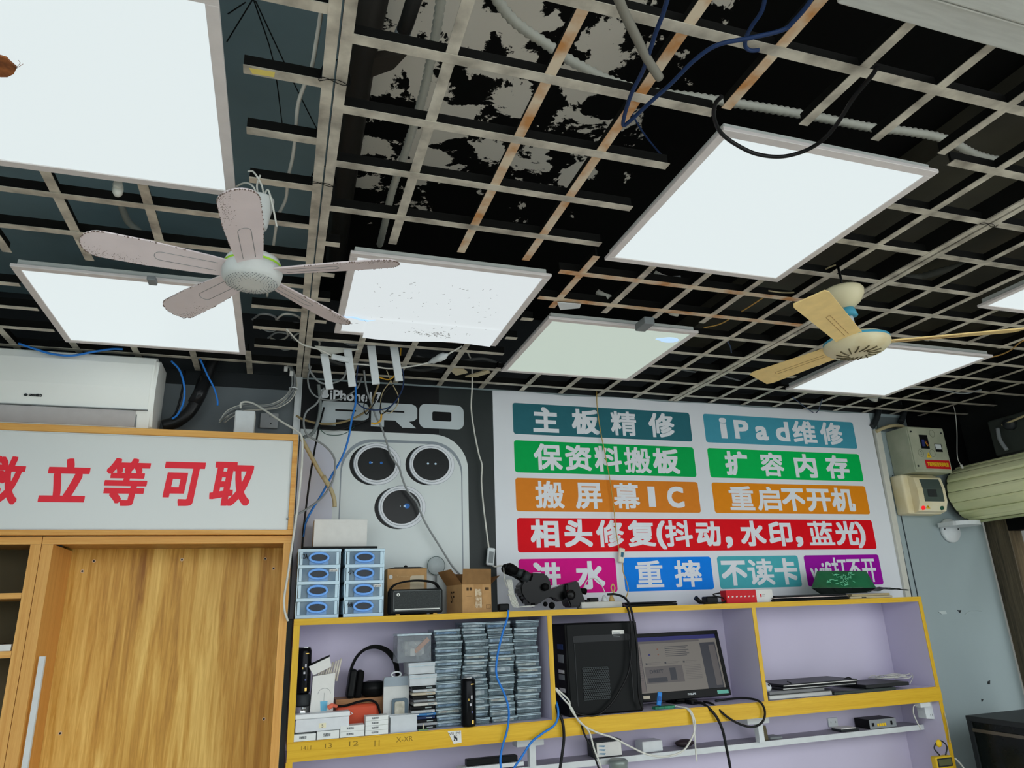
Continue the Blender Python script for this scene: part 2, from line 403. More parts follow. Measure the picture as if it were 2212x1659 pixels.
# sagging torn sheet, dead insects and tear of panel C
x0, x1, y0, y1 = LIGHTS['C']
P = []
for j in range(9):
    v = j / 8; row = []
    for i in range(25):
        u = i / 24; x = x0 + 0.10 + (x1 - x0 - 0.125) * u; yb = y1 - 0.012 + 0.0 * u
        y = y1 - 0.16 + (0.16 - 0.010) * v + 0.012 * math.sin(u * 7) * v
        z = 2.5745 - 0.010 * v * v * (1 - 0.8 * u) - 0.002
        row.append((x, y, z))
    P.append(row)
part('torn_cover', MB().grid(P), mat('torn_cover', (80, 82, 84), 0.5, emit=(240, 248, 250), estr=PANEL_L * 0.93), tC, label='loose sagging edge of the cover sheet')
ins = MB()
rr = random.Random(3)
for k in range(150):
    if k < 70: px, pyy = x0 + 0.07 + rr.random() * 0.46, y0 + 0.12 + rr.random() * 0.38
    else: px, pyy = x0 + 0.34 + rr.gauss(0, 0.04), y1 - 0.085 + rr.gauss(0, 0.013)
    if pyy > y1 - 0.16: zz = 2.5715
    else: zz = 2.5755
    a = rr.random() * PI if k < 70 else rr.gauss(0.5, 0.5); l = 0.004 + rr.random() * 0.006
    ins.tube([(px, pyy, zz - 0.004), (px + l * math.cos(a), pyy + l * math.sin(a), zz - 0.004)], 0.0005 if k < 70 else 0.0006, 3)
part('dead_insect_litter', ins, mat('insect_brown', (96, 90, 72), 0.8), tC, kind='stuff')
tear = [(0.108, y1 - 0.165), (0.14, y1 - 0.172), (0.17, y1 - 0.158), (0.195, y1 - 0.152), (0.215, y1 - 0.16), (0.19, y1 - 0.140), (0.165, y1 - 0.146), (0.135, y1 - 0.160), (0.108, y1 - 0.155)]
part('tear_strip', MB().prism(tear, 2.5705, 2.5710, axis='z'), mat('tear_blue', (170, 205, 240), 0.5, emit=(170, 208, 250), estr=0.9), tC)
# driver box and burnt hole of panel D
dx0, dx1, dy0, dy1 = LIGHTS['D']
a = at(1398, 690, Z=2.57)
part('driver_box', MB().box(a.x - 0.022, a.x + 0.018, a.y - 0.02, a.y + 0.055, 2.545, 2.572, 0, 0.003), M_grey, tD, label='small grey driver box')
hb = at(1446, 735, Z=2.576)
part('hole', MB().prism([(hb.x + 0.038 * math.cos(t) + (-0.02 if math.cos(t) < -0.9 else 0), hb.y + 0.024 * math.sin(t)) for t in [k * 2 * PI / 24 for k in range(24)]], 2.5762, 2.5778, axis='z'), mat('hole_glow', (150, 180, 220), 0.5, emit=(176, 206, 250), estr=0.95), tD, label='pale blue hole in the cover')
# pale metal channel over the near end of the ceiling
solo('metal_channel', 'pale ribbed metal channel crossing the ceiling at the nearest corner', 'channel',
     MB().box(0.80, 2.6, -0.205, -0.150, H - 0.035, H - 0.002, 0, 0.003).box(0.80, 2.6, -0.27, -0.215, H - 0.05, H - 0.01, 0, 0.004).box(0.8, 2.6, -0.36, -0.28, H - 0.03, H - 0.005, 1), [M_steel, mat('dull_brass', (120, 108, 66), 0.45, metal=0.5)])

sc_ = pz(2.566, (-60, 120), (0, 122), (14, 126), (20, 133), (36, 147), (30, 160), (16, 167), (2, 167), (-60, 160))
solo('brown_scrap', 'ragged brown scrap stuck under the largest lamp at the photo edge', 'scrap', MB().prism([(p.x, p.y) for p in sc_], 2.566, 2.570, axis='z').tube(pz(2.565, (34, 148), (44, 136), (40, 130)), 0.0004, 4).tube(pz(2.565, (32, 150), (50, 138)), 0.0004, 4), mat('scrap_brown', (176, 108, 62), 0.8, c2=(110, 66, 40), scale=40))
ty = pz(H - 0.0006, (538, 147), (594, 156), (592, 167), (545, 159))
part('tape_label', MB().prism([(p.x, p.y) for p in ty], H - 0.0008, H - 0.0001, axis='z'), mat('tape_yellow', (226, 206, 110), 0.5), GR, label='yellow paper tape')
# ================================================================ white five-blade fan
M_fan = mat('fan_white', (206, 210, 208), 0.4)
M_blade = mat('dusty_blade', (222, 210, 211), 0.55, var=0.04, scale=12)
M_lime = mat('lime_band', (164, 214, 60), 0.45)
M_fandust = mat('blade_dust', (120, 104, 96), 0.9)
fx, fy, fz = -0.149, 0.675, 2.345
FAN = thing('ceiling_fan', 'white five-blade ceiling fan with dusty blades and a lime green ring', 'fan', (fx, fy, fz), 0, 'ceiling fans')
cx_, cy_ = -0.148, 0.672
part('canopy', MB().lathe([(0.014, 2.462), (0.022, 2.463), (0.0235, 2.468), (0.0245, 2.472), (0.034, 2.535), (0.034, 2.538), (0.01, 2.54)], (cx_, cy_, 0)), M_fan, FAN, label='white cup-shaped canopy')
part('down_rod', MB().cyl((fx, fy, fz + 0.03), (cx_, cy_, 2.47), 0.007), M_fan, FAN)
part('motor_housing', MB().lathe([(0.008, fz - 0.026), (0.030, fz - 0.0262), (0.056, fz - 0.022), (0.0635, fz - 0.012), (0.066, fz + 0.004), (0.064, fz + 0.014), (0.0625, fz + 0.0145), (0.0625, fz + 0.019), (0.064, fz + 0.0195), (0.058, fz + 0.034), (0.02, fz + 0.04)], (fx, fy, 0), n=40, m=[0, 0, 0, 0, 0, 1, 1, 1, 0, 0]), [M_fan, M_lime], FAN)
vent = MB()
for k in range(1, 7):
    r = 0.022 + 0.0055 * k
    for q in range(int(10 + 6 * k)):
        a = 2 * PI * q / int(10 + 6 * k)
        zz = fz - 0.0262 + max(0, (r - 0.03)) * 0.13
        vent.cyl((fx + r * math.cos(a), fy + r * math.sin(a), zz - 0.0010), (fx + r * math.cos(a), fy + r * math.sin(a), zz + 0.0008), 0.0009, n=5)
part('vent_grille', vent, M_grey, FAN, kind='stuff')
def blade_outline(r0, r1, w0, w1, n=12, square=False):
    P = []
    if square:
        return [(r0, -w0), (r0 + 0.03, -w0), (r1 - 0.02, -w1), (r1, -w1 + 0.006), (r1, w1 - 0.006), (r1 - 0.02, w1), (r0 + 0.03, w0), (r0, w0)]
    P += [(r0, -w0)]
    rc = r1 - w1
    for k in range(5): 
        t = (k + 1) / 6; P.append((r0 + (rc - r0) * t, -(w0 + (w1 - w0) * min(1, (t * 1.5)) ** 0.8)))
    for k in range(n + 1):
        a = -PI / 2 + PI * k / n; P.append((rc + w1 * math.cos(a), w1 * math.sin(a)))
    for k in range(5, 0, -1):
        t = k / 6; P.append((r0 + (rc - r0) * t, (w0 + (w1 - w0) * min(1, (t * 1.5)) ** 0.8)))
    return P + [(r0, w0)]
def add_blade(fan, cx, cy, cz, ang, out, pitch, mats, rim=True, name='blade', rib=None):
    M = Matrix.Translation((cx, cy, cz)) @ Matrix.Rotation(ang, 4, 'Z') @ Matrix.Rotation(pitch, 4, 'X')
    b = part(name, MB().prism(out, -0.0018, 0.0018, axis='z').xf(M), mats[0], fan)
    if rib:
        r0, r1, wv = rib
        L_ = [(r0, -wv), (r1 - wv, -wv)] + [(r1 - wv + wv * math.cos(t), wv * math.sin(t)) for t in [(-PI / 2 + PI * k / 8) for k in range(9)]] + [(r0, wv)]
        part('raised_line', MB().tube([(x, y, -0.0020) for x, y in L_], 0.0006, 5).xf(M), mats[2], b)
    if rim:
        d = MB(); rq = random.Random(int(ang * 10)); mx = max(p[0] for p in out)
        edge = [p for p in out if p[0] > 0.10]
        for p, q in zip(edge, edge[1:]):
            for k in range(4):
                t = rq.random(); x, y = p[0] + (q[0] - p[0]) * t, p[1] + (q[1] - p[1]) * t
                d.ball((x, y, -0.0015), 0.0009 + rq.random() * 0.0010, seg=5)
        for k in range(150):
            x = 0.2 + 0.13 * rq.random() ** 0.5; y = (0.036 - abs(rq.gauss(0, 0.012))) * -1
            if x < mx - 0.006 and abs(y) < 0.034: d.ball((x, y, -0.0018), 0.0004 + rq.random() * 0.0005, seg=4)
        part('dust_rim', d.xf(M), mats[1], b, kind='stuff')
OUT5 = blade_outline(0.050, 0.337, 0.026, 0.039)
for ang in (-168.6, -93.2, -22.2, 47.5, 126.5):
    add_blade(FAN, fx, fy, fz + 0.004, math.radians(ang), OUT5, math.radians(15), (M_blade, M_fandust, M_grey), True, 'blade', (0.075, 0.20, 0.013))
# wires above the canopy
for k, P in enumerate(([(572, 435, 2.53), (565, 400, 2.56), (548, 372, 2.575), (536, 370, 2.58)], [(560, 432, 2.53), (555, 402, 2.56), (562, 378, 2.585)], [(566, 436, 2.53), (578, 410, 2.55), (588, 440, 2.52), (598, 490, 2.47)], [(556, 434, 2.53), (548, 405, 2.55), (530, 395, 2.575), (505, 405, 2.59)])):
    part('supply_wire', MB().tube(smooth_path([at(a, b, Z=c) for a, b, c in P]), 0.0022, 6), M_wcab, FAN)

# ================================================================ cream three-blade fan
M_cream = mat('aged_cream', (214, 206, 172), 0.32, c2=(190, 164, 110), scale=6, lo=0.55, hi=0.85)
M_cblade = mat('yellowed_blade', (236, 206, 140), 0.45, var=0.05)
M_turq = mat('turquoise_plastic', (74, 158, 186), 0.4)
gx, gy, gz = 1.600, 0.722, 2.335
FN2 = thing('ceiling_fan', 'cream three-blade ceiling fan hanging by its round cup with a turquoise collar', 'fan', (gx, gy, gz), 0, 'ceiling fans')
ux, uy = 1.578, 0.712
part('hook', MB().tube([(ux, uy, 2.60), (ux + 0.002, uy, 2.56), (ux, uy, 2.535)], 0.004, 8), M_black, FN2)
part('canopy', MB().lathe([(0.014, 2.455), (0.022, 2.457), (0.045, 2.475), (0.058, 2.497), (0.060, 2.512), (0.055, 2.520), (0.020, 2.526), (0.016, 2.535), (0.006, 2.537)], (ux, uy, 0), n=36), M_cream, FN2, label='stained cream cup-shaped canopy')
part('collar', MB().lathe([(0.014, 2.428), (0.026, 2.430), (0.020, 2.455), (0.014, 2.456)], (ux + 0.004, uy, 0)), M_turq, FN2, label='turquoise collar')
part('down_rod', MB().cyl((ux + 0.003, uy, 2.43), (gx, gy, gz + 0.02), 0.0115), M_white, FN2)
part('motor_housing', MB().lathe([(0.010, gz - 0.026), (0.045, gz - 0.025), (0.078, gz - 0.017), (0.093, gz - 0.004), (0.096, gz + 0.003), (0.096, gz + 0.010), (0.095, gz + 0.018), (0.075, gz + 0.030), (0.02, gz + 0.034)], (gx, gy, 0), n=40, m=[0, 0, 0, 0, 1, 2, 0, 0]), [M_cream, M_cream, M_turq], FN2)
sl = MB()
for k in range(14):
    a0 = 2 * PI * k / 14; P = [(gx + r * math.cos(a0 + q), gy + r * math.sin(a0 + q), gz - 0.0255 + max(0, r - 0.045) * 0.24 - 0.0006) for r, q in ((0.028, 0), (0.040, 0.22), (0.052, 0.34), (0.064, 0.4))]
    sl.tube(P, 0.0022, 5)
part('vent_slots', sl, mat('slot_brown', (88, 80, 58), 0.7), FN2, kind='stuff')
for ang, r1, w1, pt in ((-147.0, 0.462, 0.047, 9), (-27.0, 0.468, 0.05, 14), (104.5, 0.372, 0.05, 14)):
    add_blade(FN2, gx, gy, gz + 0.008, math.radians(ang), blade_outline(0.085, r1, 0.038, w1, square=True), math.radians(pt), (M_cblade, M_fandust, M_cardd), False, 'blade', (0.11, 0.30, 0.006))
# ================================================================ service sign on the wall
YS = 2.150
def up(c, k=1.08): return tuple(min(255, v * k) for v in c)
M_vinyl = mat('white_vinyl', (226, 230, 236), 0.45, var=0.015, scale=2)
M_letter = mat('white_letters', (228, 232, 238), 0.45, var=0.01)
def X9(v): return CAM.x + (v - CAM.x) * 0.9676
def Z9(v): return CAM.z + (v + H - CAM.z) * 0.9676
bx = [X9(v) for v in (0.987, 1.971, 2.054, 3.045, 1.472, 1.512, 1.995, 2.031, 2.517, 2.555)]
bz = [Z9(v) for v in (-0.027, -0.183, -0.214, -0.37, -0.396, -0.553, -0.584, -0.74, -0.769, -0.925)]
SG = thing('banner', 'white wall banner with coloured bars of white writing beside the dark phone poster', 'sign', (1.96, YS, 1.604))
top = [(0.857 + (3.072 - 0.857) * k / 24, 2.596 + 0.004 * math.sin(k * 1.1) - 0.00002 * k) for k in range(25)]
sheet = [(0.852, 1.604), (3.066, 1.604)] + list(reversed(top))
part('sheet', MB().prism(sheet, YS, YS + 0.003), M_vinyl, SG)
def recta(px0, px1, pt, pb):
    ym = (pt + pb) / 2; xm = (px0 + px1) / 2
    return at(px0, ym, Y=YS).x, at(px1, ym, Y=YS).x, at(xm, pb, Y=YS).z, at(xm, pt, Y=YS).z
BANDS = [
    ('teal bar', (44, 100, 110), 0, 1, 0, 1, [('主', 1151, 1206, 880, 934), ('板', 1235, 1293, 884, 938), ('精', 1319, 1374, 889, 941), ('修', 1401, 1456, 893, 945)]),
    ('blue teal bar', (66, 142, 162), 2, 3, 0, 1, [('i', 1555, 1570, 903, 947), ('P', 1586, 1617, 908, 948), ('a', 1632, 1659, 921, 951), ('d', 1675, 1704, 911, 953), ('维', 1712, 1762, 910, 959), ('修', 1772, 1819, 913, 961)]),
    ('green bar', (2, 158, 76), 0, 1, 2, 3, [('保', 1153, 1214, 959, 1016), ('资', 1221, 1277, 962, 1017), ('料', 1284, 1342, 964, 1019), ('搬', 1348, 1405, 966, 1022), ('板', 1410, 1467, 969, 1023)]),
    ('bright green bar', (4, 172, 80), 2, 3, 2, 3, [('扩', 1566, 1615, 975, 1027), ('容', 1642, 1692, 978, 1029), ('内', 1716, 1763, 981, 1032), ('存', 1784, 1833, 984, 1034)]),
    ('orange bar', (206, 122, 36), 0, 1, 4, 5, [('搬', 1156, 1218, 1039, 1098), ('屏', 1243, 1300, 1043, 1099), ('幕', 1325, 1381, 1044, 1100), ('I', 1400, 1415, 1051, 1095), ('C', 1441, 1477, 1051, 1097)]),
    ('amber bar', (214, 130, 24), 2, 3, 4, 5, [('重', 1575, 1628, 1050, 1102), ('启', 1635, 1686, 1052, 1103), ('不', 1689, 1738, 1055, 1104), ('开', 1743, 1794, 1056, 1105), ('机', 1796, 1845, 1054, 1105)]),
    ('red bar', (208, 12, 26), 0, 3, 6, 7, [('相', 1146, 1207, 1122, 1183), ('头', 1219, 1279, 1122, 1182), ('修', 1288, 1347, 1123, 1182), ('复', 1356, 1415, 1124, 1181), ('(', 1418, 1438, 1125, 1187), ('抖', 1437, 1495, 1124, 1181), ('动', 1503, 1556, 1126, 1180), (',', 1568, 1583, 1159, 1184), ('水', 1599, 1653, 1125, 1180), ('印', 1660, 1710, 1127, 1180), (',', 1720, 1735, 1159, 1182), ('蓝', 1746, 1800, 1126, 1178), ('光', 1804, 1853, 1126, 1178), (')', 1850, 1869, 1127, 1184)]),
    ('magenta bar', (202, 6, 126), 0, 4, 8, 9, [('进', 1150, 1212, 1215, 1275), ('水', 1243, 1306, 1212, 1273)]),
    ('blue bar', (0, 120, 220), 5, 6, 8, 9, [('重', 1373, 1432, 1211, 1269), ('摔', 1457, 1515, 1210, 1268)]),
    ('turquoise bar', (70, 162, 172), 7, 8, 8, 9, [('不', 1558, 1613, 1211, 1265), ('读', 1615, 1671, 1207, 1264), ('卡', 1673, 1722, 1206, 1263)]),
    ('purple bar', (146, 14, 150), 9, 3, 8, 9, [('wifi打不开', 1750, 1892, 1204, 1259)])]
for nm, c, a, b, zt, zb_, chars in BANDS:
    o = part('colour_bar', MB().prism(rrect(bx[a], bx[b], bz[zb_], bz[zt], 0.013), YS - 0.0008, YS + 0.001), mat('print_' + nm.replace(' ', '_'), up(c), 0.42, var=0.02, spec=0.08), SG, label=nm)
    mb = MB()
    for s, l, r, t_, b_ in chars:
        write(mb, s, *recta(l, r, t_, b_), YS - 0.0012, bold=0.0022 if 'wifi' in s else 0.0030 if s in '精幕摔重搬读蓝' else 0.0037 if s in '修资料容复屏维保启抖' else 0.0048)
    part('lettering', mb, M_letter, o)

# ================================================================ phone poster
PO = thing('poster', 'dark phone poster with a silver phone back and three big camera lenses', 'poster', (0.43, YS, 1.604))
part('sheet', MB().box(0.0, 0.853, YS, YS + 0.003, 1.604, 2.594), mat('poster_black', (44, 50, 50), 0.4), PO)
M_pblk = mat('poster_ink', (12, 14, 15), 0.35)
part('dark_sky', MB().box(0.002, 0.60, YS - 0.0003, YS + 0.001, 2.374, 2.593), mat('poster_ink_blue', (18, 20, 22), 0.4), PO)
M_phone = mat('printed_silver', (214, 222, 222), 0.35, var=0.03, scale=2)
M_phone2 = mat('printed_lilac', (208, 212, 226), 0.35, var=0.03, scale=2)
M_phone3 = mat('printed_shade', (138, 148, 156), 0.35, var=0.1, scale=3)
PB = part('phone_back', MB().prism(rrect(0.004, 0.732, 1.606, 2.371, 0.155, 10, (0, 0, 1, 0)), YS - 0.0006, YS + 0.001), M_phone, PO)
part('side_glow', MB().prism(rrect(0.004, 0.148, 1.606, 2.325, 0.10, 8, (0, 0, 1, 0)), YS - 0.0009, YS), M_phone2, PB)
part('edge_shade', MB().prism(rrect(0.175, 0.705, 1.606, 2.338, 0.135, 10, (0, 0, 1, 1)), YS - 0.0009, YS), M_phone3, PB)
part('camera_plate', MB().prism(rrect(0.180, 0.700, 1.606, 2.326, 0.140, 10, (0, 0, 1, 1)), YS - 0.0012, YS), M_phone, PB)
M_dotb = mat('lens_blue', (40, 110, 190), 0.3); M_dotw = mat('lens_white', (200, 225, 245), 0.3)
M_lens = mat('lens_black', (30, 33, 34), 0.25)
for (cx, cz), dots in (((0.325, 2.230), ((-0.026, 0.004, .006, 0), (-0.019, 0.004, .003, 1), (0.021, 0.004, .006, 0))), ((0.564, 2.235), ((-0.014, 0.002, .005, 1), (0.020, 0.002, .005, 1))), ((0.435, 2.046), ((0.024, 0.004, .012, 0), (0.014, 0.003, .005, 1), (-0.004, 0.003, .002, 1)))):
    L_ = part('camera_lens', MB().prism(ell(cx - 0.014, cz - 0.004, 0.100, 0.090), YS - 0.0015, YS), M_pblk, PB)
    for k, (dx, rx, rz, m) in enumerate(((0.004, 0.102, 0.092, M_phone3), (0.005, 0.100, 0.090, M_vinyl), (0.002, 0.091, 0.081, M_phone3), (0.002, 0.089, 0.079, M_vinyl))):
        part('rim', MB().prism(ell(cx + dx, cz, rx, rz), YS - 0.0018 - 0.0003 * k, YS), m, L_)
    part('glass', MB().prism(ell(cx + 0.001, cz, 0.081, 0.072), YS - 0.0031, YS), M_lens, L_)
    g = MB()
    for dx, dz, r, mm in dots: g.prism(ell(cx + dx, cz + dz, r, r * 0.9, 14), YS - 0.0034 - 0.0001 * mm, YS, mm)
    part('glint', g, [M_dotb, M_dotw], L_)
M_pro = mat('printed_pro', (190, 200, 204), 0.35, var=0.06, scale=3)
def blk(P, x0, x1, z0, z1): return [(x0 + a * (x1 - x0), z0 + b * (z1 - z0)) for a, b in P]
PP = [(0, 0), (0.33, 0), (0.33, 0.26), (0.86, 0.26), (0.94, 0.29), (1, 0.40), (1, 0.82), (0.96, 0.94), (0.88, 1), (0.06, 1), (0.04, 0.9)]
RR = [(0, 0), (0.28, 0), (0.28, 0.28), (0.52, 0.28), (0.68, 0.0), (0.98, 0.0), (0.82, 0.26), (0.93, 0.30), (1, 0.42), (1, 0.82), (0.96, 0.94), (0.88, 1), (0, 1)]
wp = part('large_lettering', MB().prism(blk(PP, 0.079, 0.287, 2.392, 2.500), YS - 0.0008, YS).prism(blk(RR, 0.297, 0.501, 2.396, 2.506), YS - 0.0008, YS).prism(rrect(0.510, 0.716, 2.399, 2.512, 0.03), YS - 0.0008, YS)
          .box(0.143, 0.232, YS - 0.0011, YS, 2.458, 2.466, 1).box(0.360, 0.443, YS - 0.0011, YS, 2.464, 2.472, 1).prism(rrect(0.570, 0.658, 2.434, 2.478, 0.008), YS - 0.0011, YS, 1), [M_pro, M_pblk], PO)
t_ = MB()
a, b, c, d = at(713, 853, Y=YS).x, at(823, 856, Y=YS).x, at(770, 867, Y=YS).z, at(770, 845, Y=YS).z
write(t_, 'iPhone17', a, b, c, d, YS - 0.0008, bold=0.0016)
part('small_lettering', t_, M_vinyl, PO)
lx, lz = at(701, 850, Y=YS).x, at(701, 850, Y=YS).z
ap = []
for k in range(40):
    t = 2 * PI * k / 40; x, z = 0.021 * math.sin(t), 0.023 * math.cos(t)
    z -= 0.006 * math.exp(-(x / 0.008) ** 2) * (1 if z > 0 else -0.5)
    if x > 0.009 and abs(z - 0.004) < 0.011: x -= 0.007 * (1 - ((z - 0.004) / 0.011) ** 2)
    ap.append((lx + x, lz + z))
part('fruit_emblem', MB().prism(ap, YS - 0.0008, YS).prism(ell(lx + 0.006, lz + 0.029, 0.004, 0.008, 12), YS - 0.0008, YS), M_vinyl, PO)
solo('wall_trim_strip', 'pale upright strip at the left edge of the dark phone poster', 'trim', MB().box(-0.004, -0.0005, 2.135, 2.148, 1.61, 2.60).box(-0.028, -0.004, 2.14, 2.147, 2.28, 2.60), M_white)
solo('cable_duct', 'white upright cable duct between the banner and the meter boxes', 'cable duct', MB().prism([(3.080, 2.505), (3.118, 2.505), (3.094, 1.606), (3.060, 1.606)], 2.135, 2.1585), M_offw)

# ================================================================ display cabinet with the red-lettered sign
W_front = wood('cabinet_front_wood', (208, 142, 62), (236, 184, 104), 5.0, 'x', (24, 24, 0.6))
W_up = wood('cabinet_upright_wood', (206, 144, 66), (234, 182, 104), 5.0, 'z', (24, 24, 0.6))
W_back = wood('cabinet_back_wood', (150, 98, 30), (242, 204, 116), 2.2, 'z', (8, 8, 0.45), pos=(0.36, 0.5, 0.64), mid=(208, 158, 70))
W_in = wood('cabinet_inner_wood', (130, 98, 48), (190, 150, 88), 3.5, 'z')
YC = 1.885
HB = thing('sign_box', 'wood-framed white shop sign with red writing on top of the wooden cabinet', 'sign', (-0.5, 2.0, 1.899))
fr = MB()
for q in ((-1.9, -0.007, 2.253, 2.277), (-1.9, -0.007, 1.899, 1.917), (-0.026, -0.007, 1.917, 2.253)): fr.box(q[0], q[1], YC - 0.012, YC + 0.02, q[2], q[3], 0, 0.0015, 1)
fr.box(-1.9, -0.007, YC + 0.02, 2.145, 2.262, 2.277)
fr.box(-0.024, -0.008, YC + 0.02, 2.145, 1.90, 2.262)
part('frame', fr, W_front, HB)
part('sign_board', MB().box(-1.9, -0.0262, YC - 0.003, YC + 0.012, 1.9172, 2.2528), mat('sign_white', (222, 226, 224), 0.25, var=0.01, scale=2), HB)
part('inner_trim', MB().box(-0.030, -0.0262, YC - 0.006, YC - 0.003, 1.919, 2.251).box(-1.9, -0.03, YC - 0.006, YC - 0.003, 2.2485, 2.2525).box(-1.9, -0.03, YC - 0.006, YC - 0.003, 1.9175, 1.9215), M_white, HB)
YL = YC - 0.0036
mb = MB()
def signchar(s, l, r, t, b, bold=0.0052):
    ym, xm = (t + b) / 2, (l + r) / 2
    x0, x1, z0, z1 = at(l, ym, Y=YL).x, at(r, ym, Y=YL).x, at(xm, b, Y=YL).z, at(xm, t, Y=YL).z
    sh = 0.10; write(mb, s, x0, x1 - sh * (z1 - z0), z0, z1, YL, bold=bold, shear=sh)
for q in (('救', -52, 55, 985, 1090, 0.0040), ('立', 89, 199, 990, 1085), ('等', 219, 324, 990, 1093, 0.0042), ('可', 343, 441, 998, 1093), ('取', 452, 551, 998, 1093)): signchar(*q)
part('lettering', mb, mat('sign_red', (238, 44, 60), 0.4, var=0.02), HB)

CB = thing('display_cabinet', 'wide open wooden cabinet with plain screwed back board below the red-lettered sign', 'cabinet', (-0.4, 2.0, 0.0))
part('top_rail', MB().box(-0.803, -0.008, YC, YC + 0.02, 1.870, 1.895), W_front, CB)
part('top_board', MB().box(-0.77, -0.036, YC + 0.0205, 2.13, 1.876, 1.893), W_in, CB)
part('side_panel', MB().box(-0.803, -0.770, YC, 2.13, 0.02, 1.8695), W_up, CB)
part('side_panel', MB().box(-0.036, -0.008, YC, 2.13, 0.02, 1.8695), W_up, CB)
bp = part('back_panel', MB().box(-0.803, -0.008, 2.131, 2.147, 0.02, 1.893), W_back, CB)
for x, y in ((203, 1212), (393, 1209), (573, 1207), (591, 1228), (178, 1234), (570, 1553), (130, 1584)):
    p = at(x, y, Y=2.13)
    part('screw', MB().cyl((p.x, 2.1312, p.z), (p.x, 2.1285, p.z), 0.0062, n=14).cyl((p.x, 2.1285, p.z), (p.x, 2.1278, p.z), 0.0034, n=10, m=1), [mat('screw_cap', (226, 200, 164), 0.5), M_dark], bp)
part('plinth', MB().box(-0.77, -0.036, YC + 0.02, 2.13, 0.02, 0.10), W_front, CB)
LC = thing('shelf_cabinet', 'shadowed wooden cabinet with open shelves at the left photo edge', 'cabinet', (-1.3, 2.0, 0.0))
part('side_panel', MB().box(-0.836, -0.805, YC, 2.147, 0.02, 1.8695), W_up, LC)
part('top_rail', MB().box(-1.75, -0.805, YC, YC + 0.02, 1.870, 1.895), W_front, LC)
part('top_board', MB().box(-1.75, -0.836, YC + 0.0205, 2.13, 1.876, 1.893), W_in, LC)
part('side_panel', MB().box(-1.75, -1.72, YC, 2.147, 0.02, 1.8695), W_up, LC)
part('back_panel', MB().box(-1.72, -0.836, 2.131, 2.147, 0.02, 1.893), mat('shadow_back_board', (92, 84, 62), 0.7, var=0.1, scale=4), LC)  # back coloured dark to paint in the shadow inside the cabinet
for y0, y1 in ((1281, 1293), (1406, 1421)):
    z1, z0 = at(30, y0, Y=YC).z, at(30, y1, Y=YC).z
    part('shelf', MB().box(-1.719, -0.837, YC + 0.001, 2.13, z0, z1), W_front, LC)
z = at(30, 1406, Y=YC).z
solo('paper_box', 'flat white box with a green mark on the left cabinet shelf', 'box', MB().box(-1.02, -0.842, YC + 0.004, YC + 0.09, z + 0.0005, z + 0.020).box(-1.0, -0.93, YC + 0.003, YC + 0.004, z + 0.005, z + 0.017, 1), [M_paper, mat('green_mark', (150, 196, 170), 0.6)])
solo('black_bag', 'black plastic bag lying on the left cabinet shelf', 'bag', MB().grid([[(-1.2 + 0.35 * i / 14, YC + 0.10 + 0.10 * j / 5, z + 0.001 + (0.05 * math.sin(PI * j / 5) * math.sin(PI * i / 14) * (0.7 + 0.3 * math.sin(i * 1.7)))) for i in range(15)] for j in range(6)]), M_black)
a = at(88, 1418, Y=1.90)
st = MB().prism([(-0.003, -0.004), (0.013, -0.004), (0.015, 0.003), (0.012, 0.006), (0.009, 0.001), (-0.003, 0.001)], 0, 1.15, axis='z')
st.xf(Matrix.Translation((a.x, 1.90, a.z - 1.15)))
solo('plastic_strip', 'white plastic edging strip standing upright inside the wooden cabinet', 'strip', st, M_white)

# ================================================================ air conditioner
M_ac = mat('aged_white_shell', (246, 248, 243), 0.35, var=0.02, scale=3)
AC = thing('air_conditioner', 'white wall-mounted air conditioner above the red-lettered sign', 'air conditioner', (-0.98, 2.05, 2.285))
prof = [(2.147, 2.288), (1.985, 2.288), (1.962, 2.300), (1.950, 2.365), (1.945, 2.45), (1.948, 2.545), (1.958, 2.572), (1.985, 2.586), (2.147, 2.590)]
bm_ = MB().prism(prof, -1.43, -0.533, axis='x')
bmesh.ops.bevel(bm_.bm, geom=[e for e in bm_.bm.edges if abs(e.verts[0].co.x - e.verts[1].co.x) < 1e-6], offset=0.012, segments=3, affect='EDGES')
part('casing', bm_, M_ac, AC)
part('front_panel', MB().prism([(1.947, 2.368), (1.942, 2.45), (1.945, 2.545), (1.956, 2.574), (1.975, 2.580), (1.97, 2.45), (1.97, 2.368)], -1.42, -0.552, axis='x'), M_ac, AC)
part('air_flap', MB().prism([(1.9445, 2.360), (1.9575, 2.303), (1.962, 2.303), (1.952, 2.360)], -1.40, -0.590, axis='x'), mat('flap_grey', (188, 186, 186), 0.4), AC)
part('seam', MB().box(-1.42, -0.55, 1.9395, 1.955, 2.3625, 2.3655).box(-0.5885, -0.5855, 1.953, 1.97, 2.302, 2.362), M_grey, AC)
lg = MB()
Yl = 1.9415
q0, q1 = at(62, 853, Y=Yl), at(91, 853, Y=Yl)
write(lg, 'GREE格力', q0.x, q1.x, q0.z - 0.005, q0.z + 0.006, Yl, bold=0.0007)
lg.prism(ell(q0.x - 0.009, q0.z, 0.006, 0.005, 14), Yl - 0.0003, Yl + 0.0003)
part('brand_mark', lg, M_dark, AC)

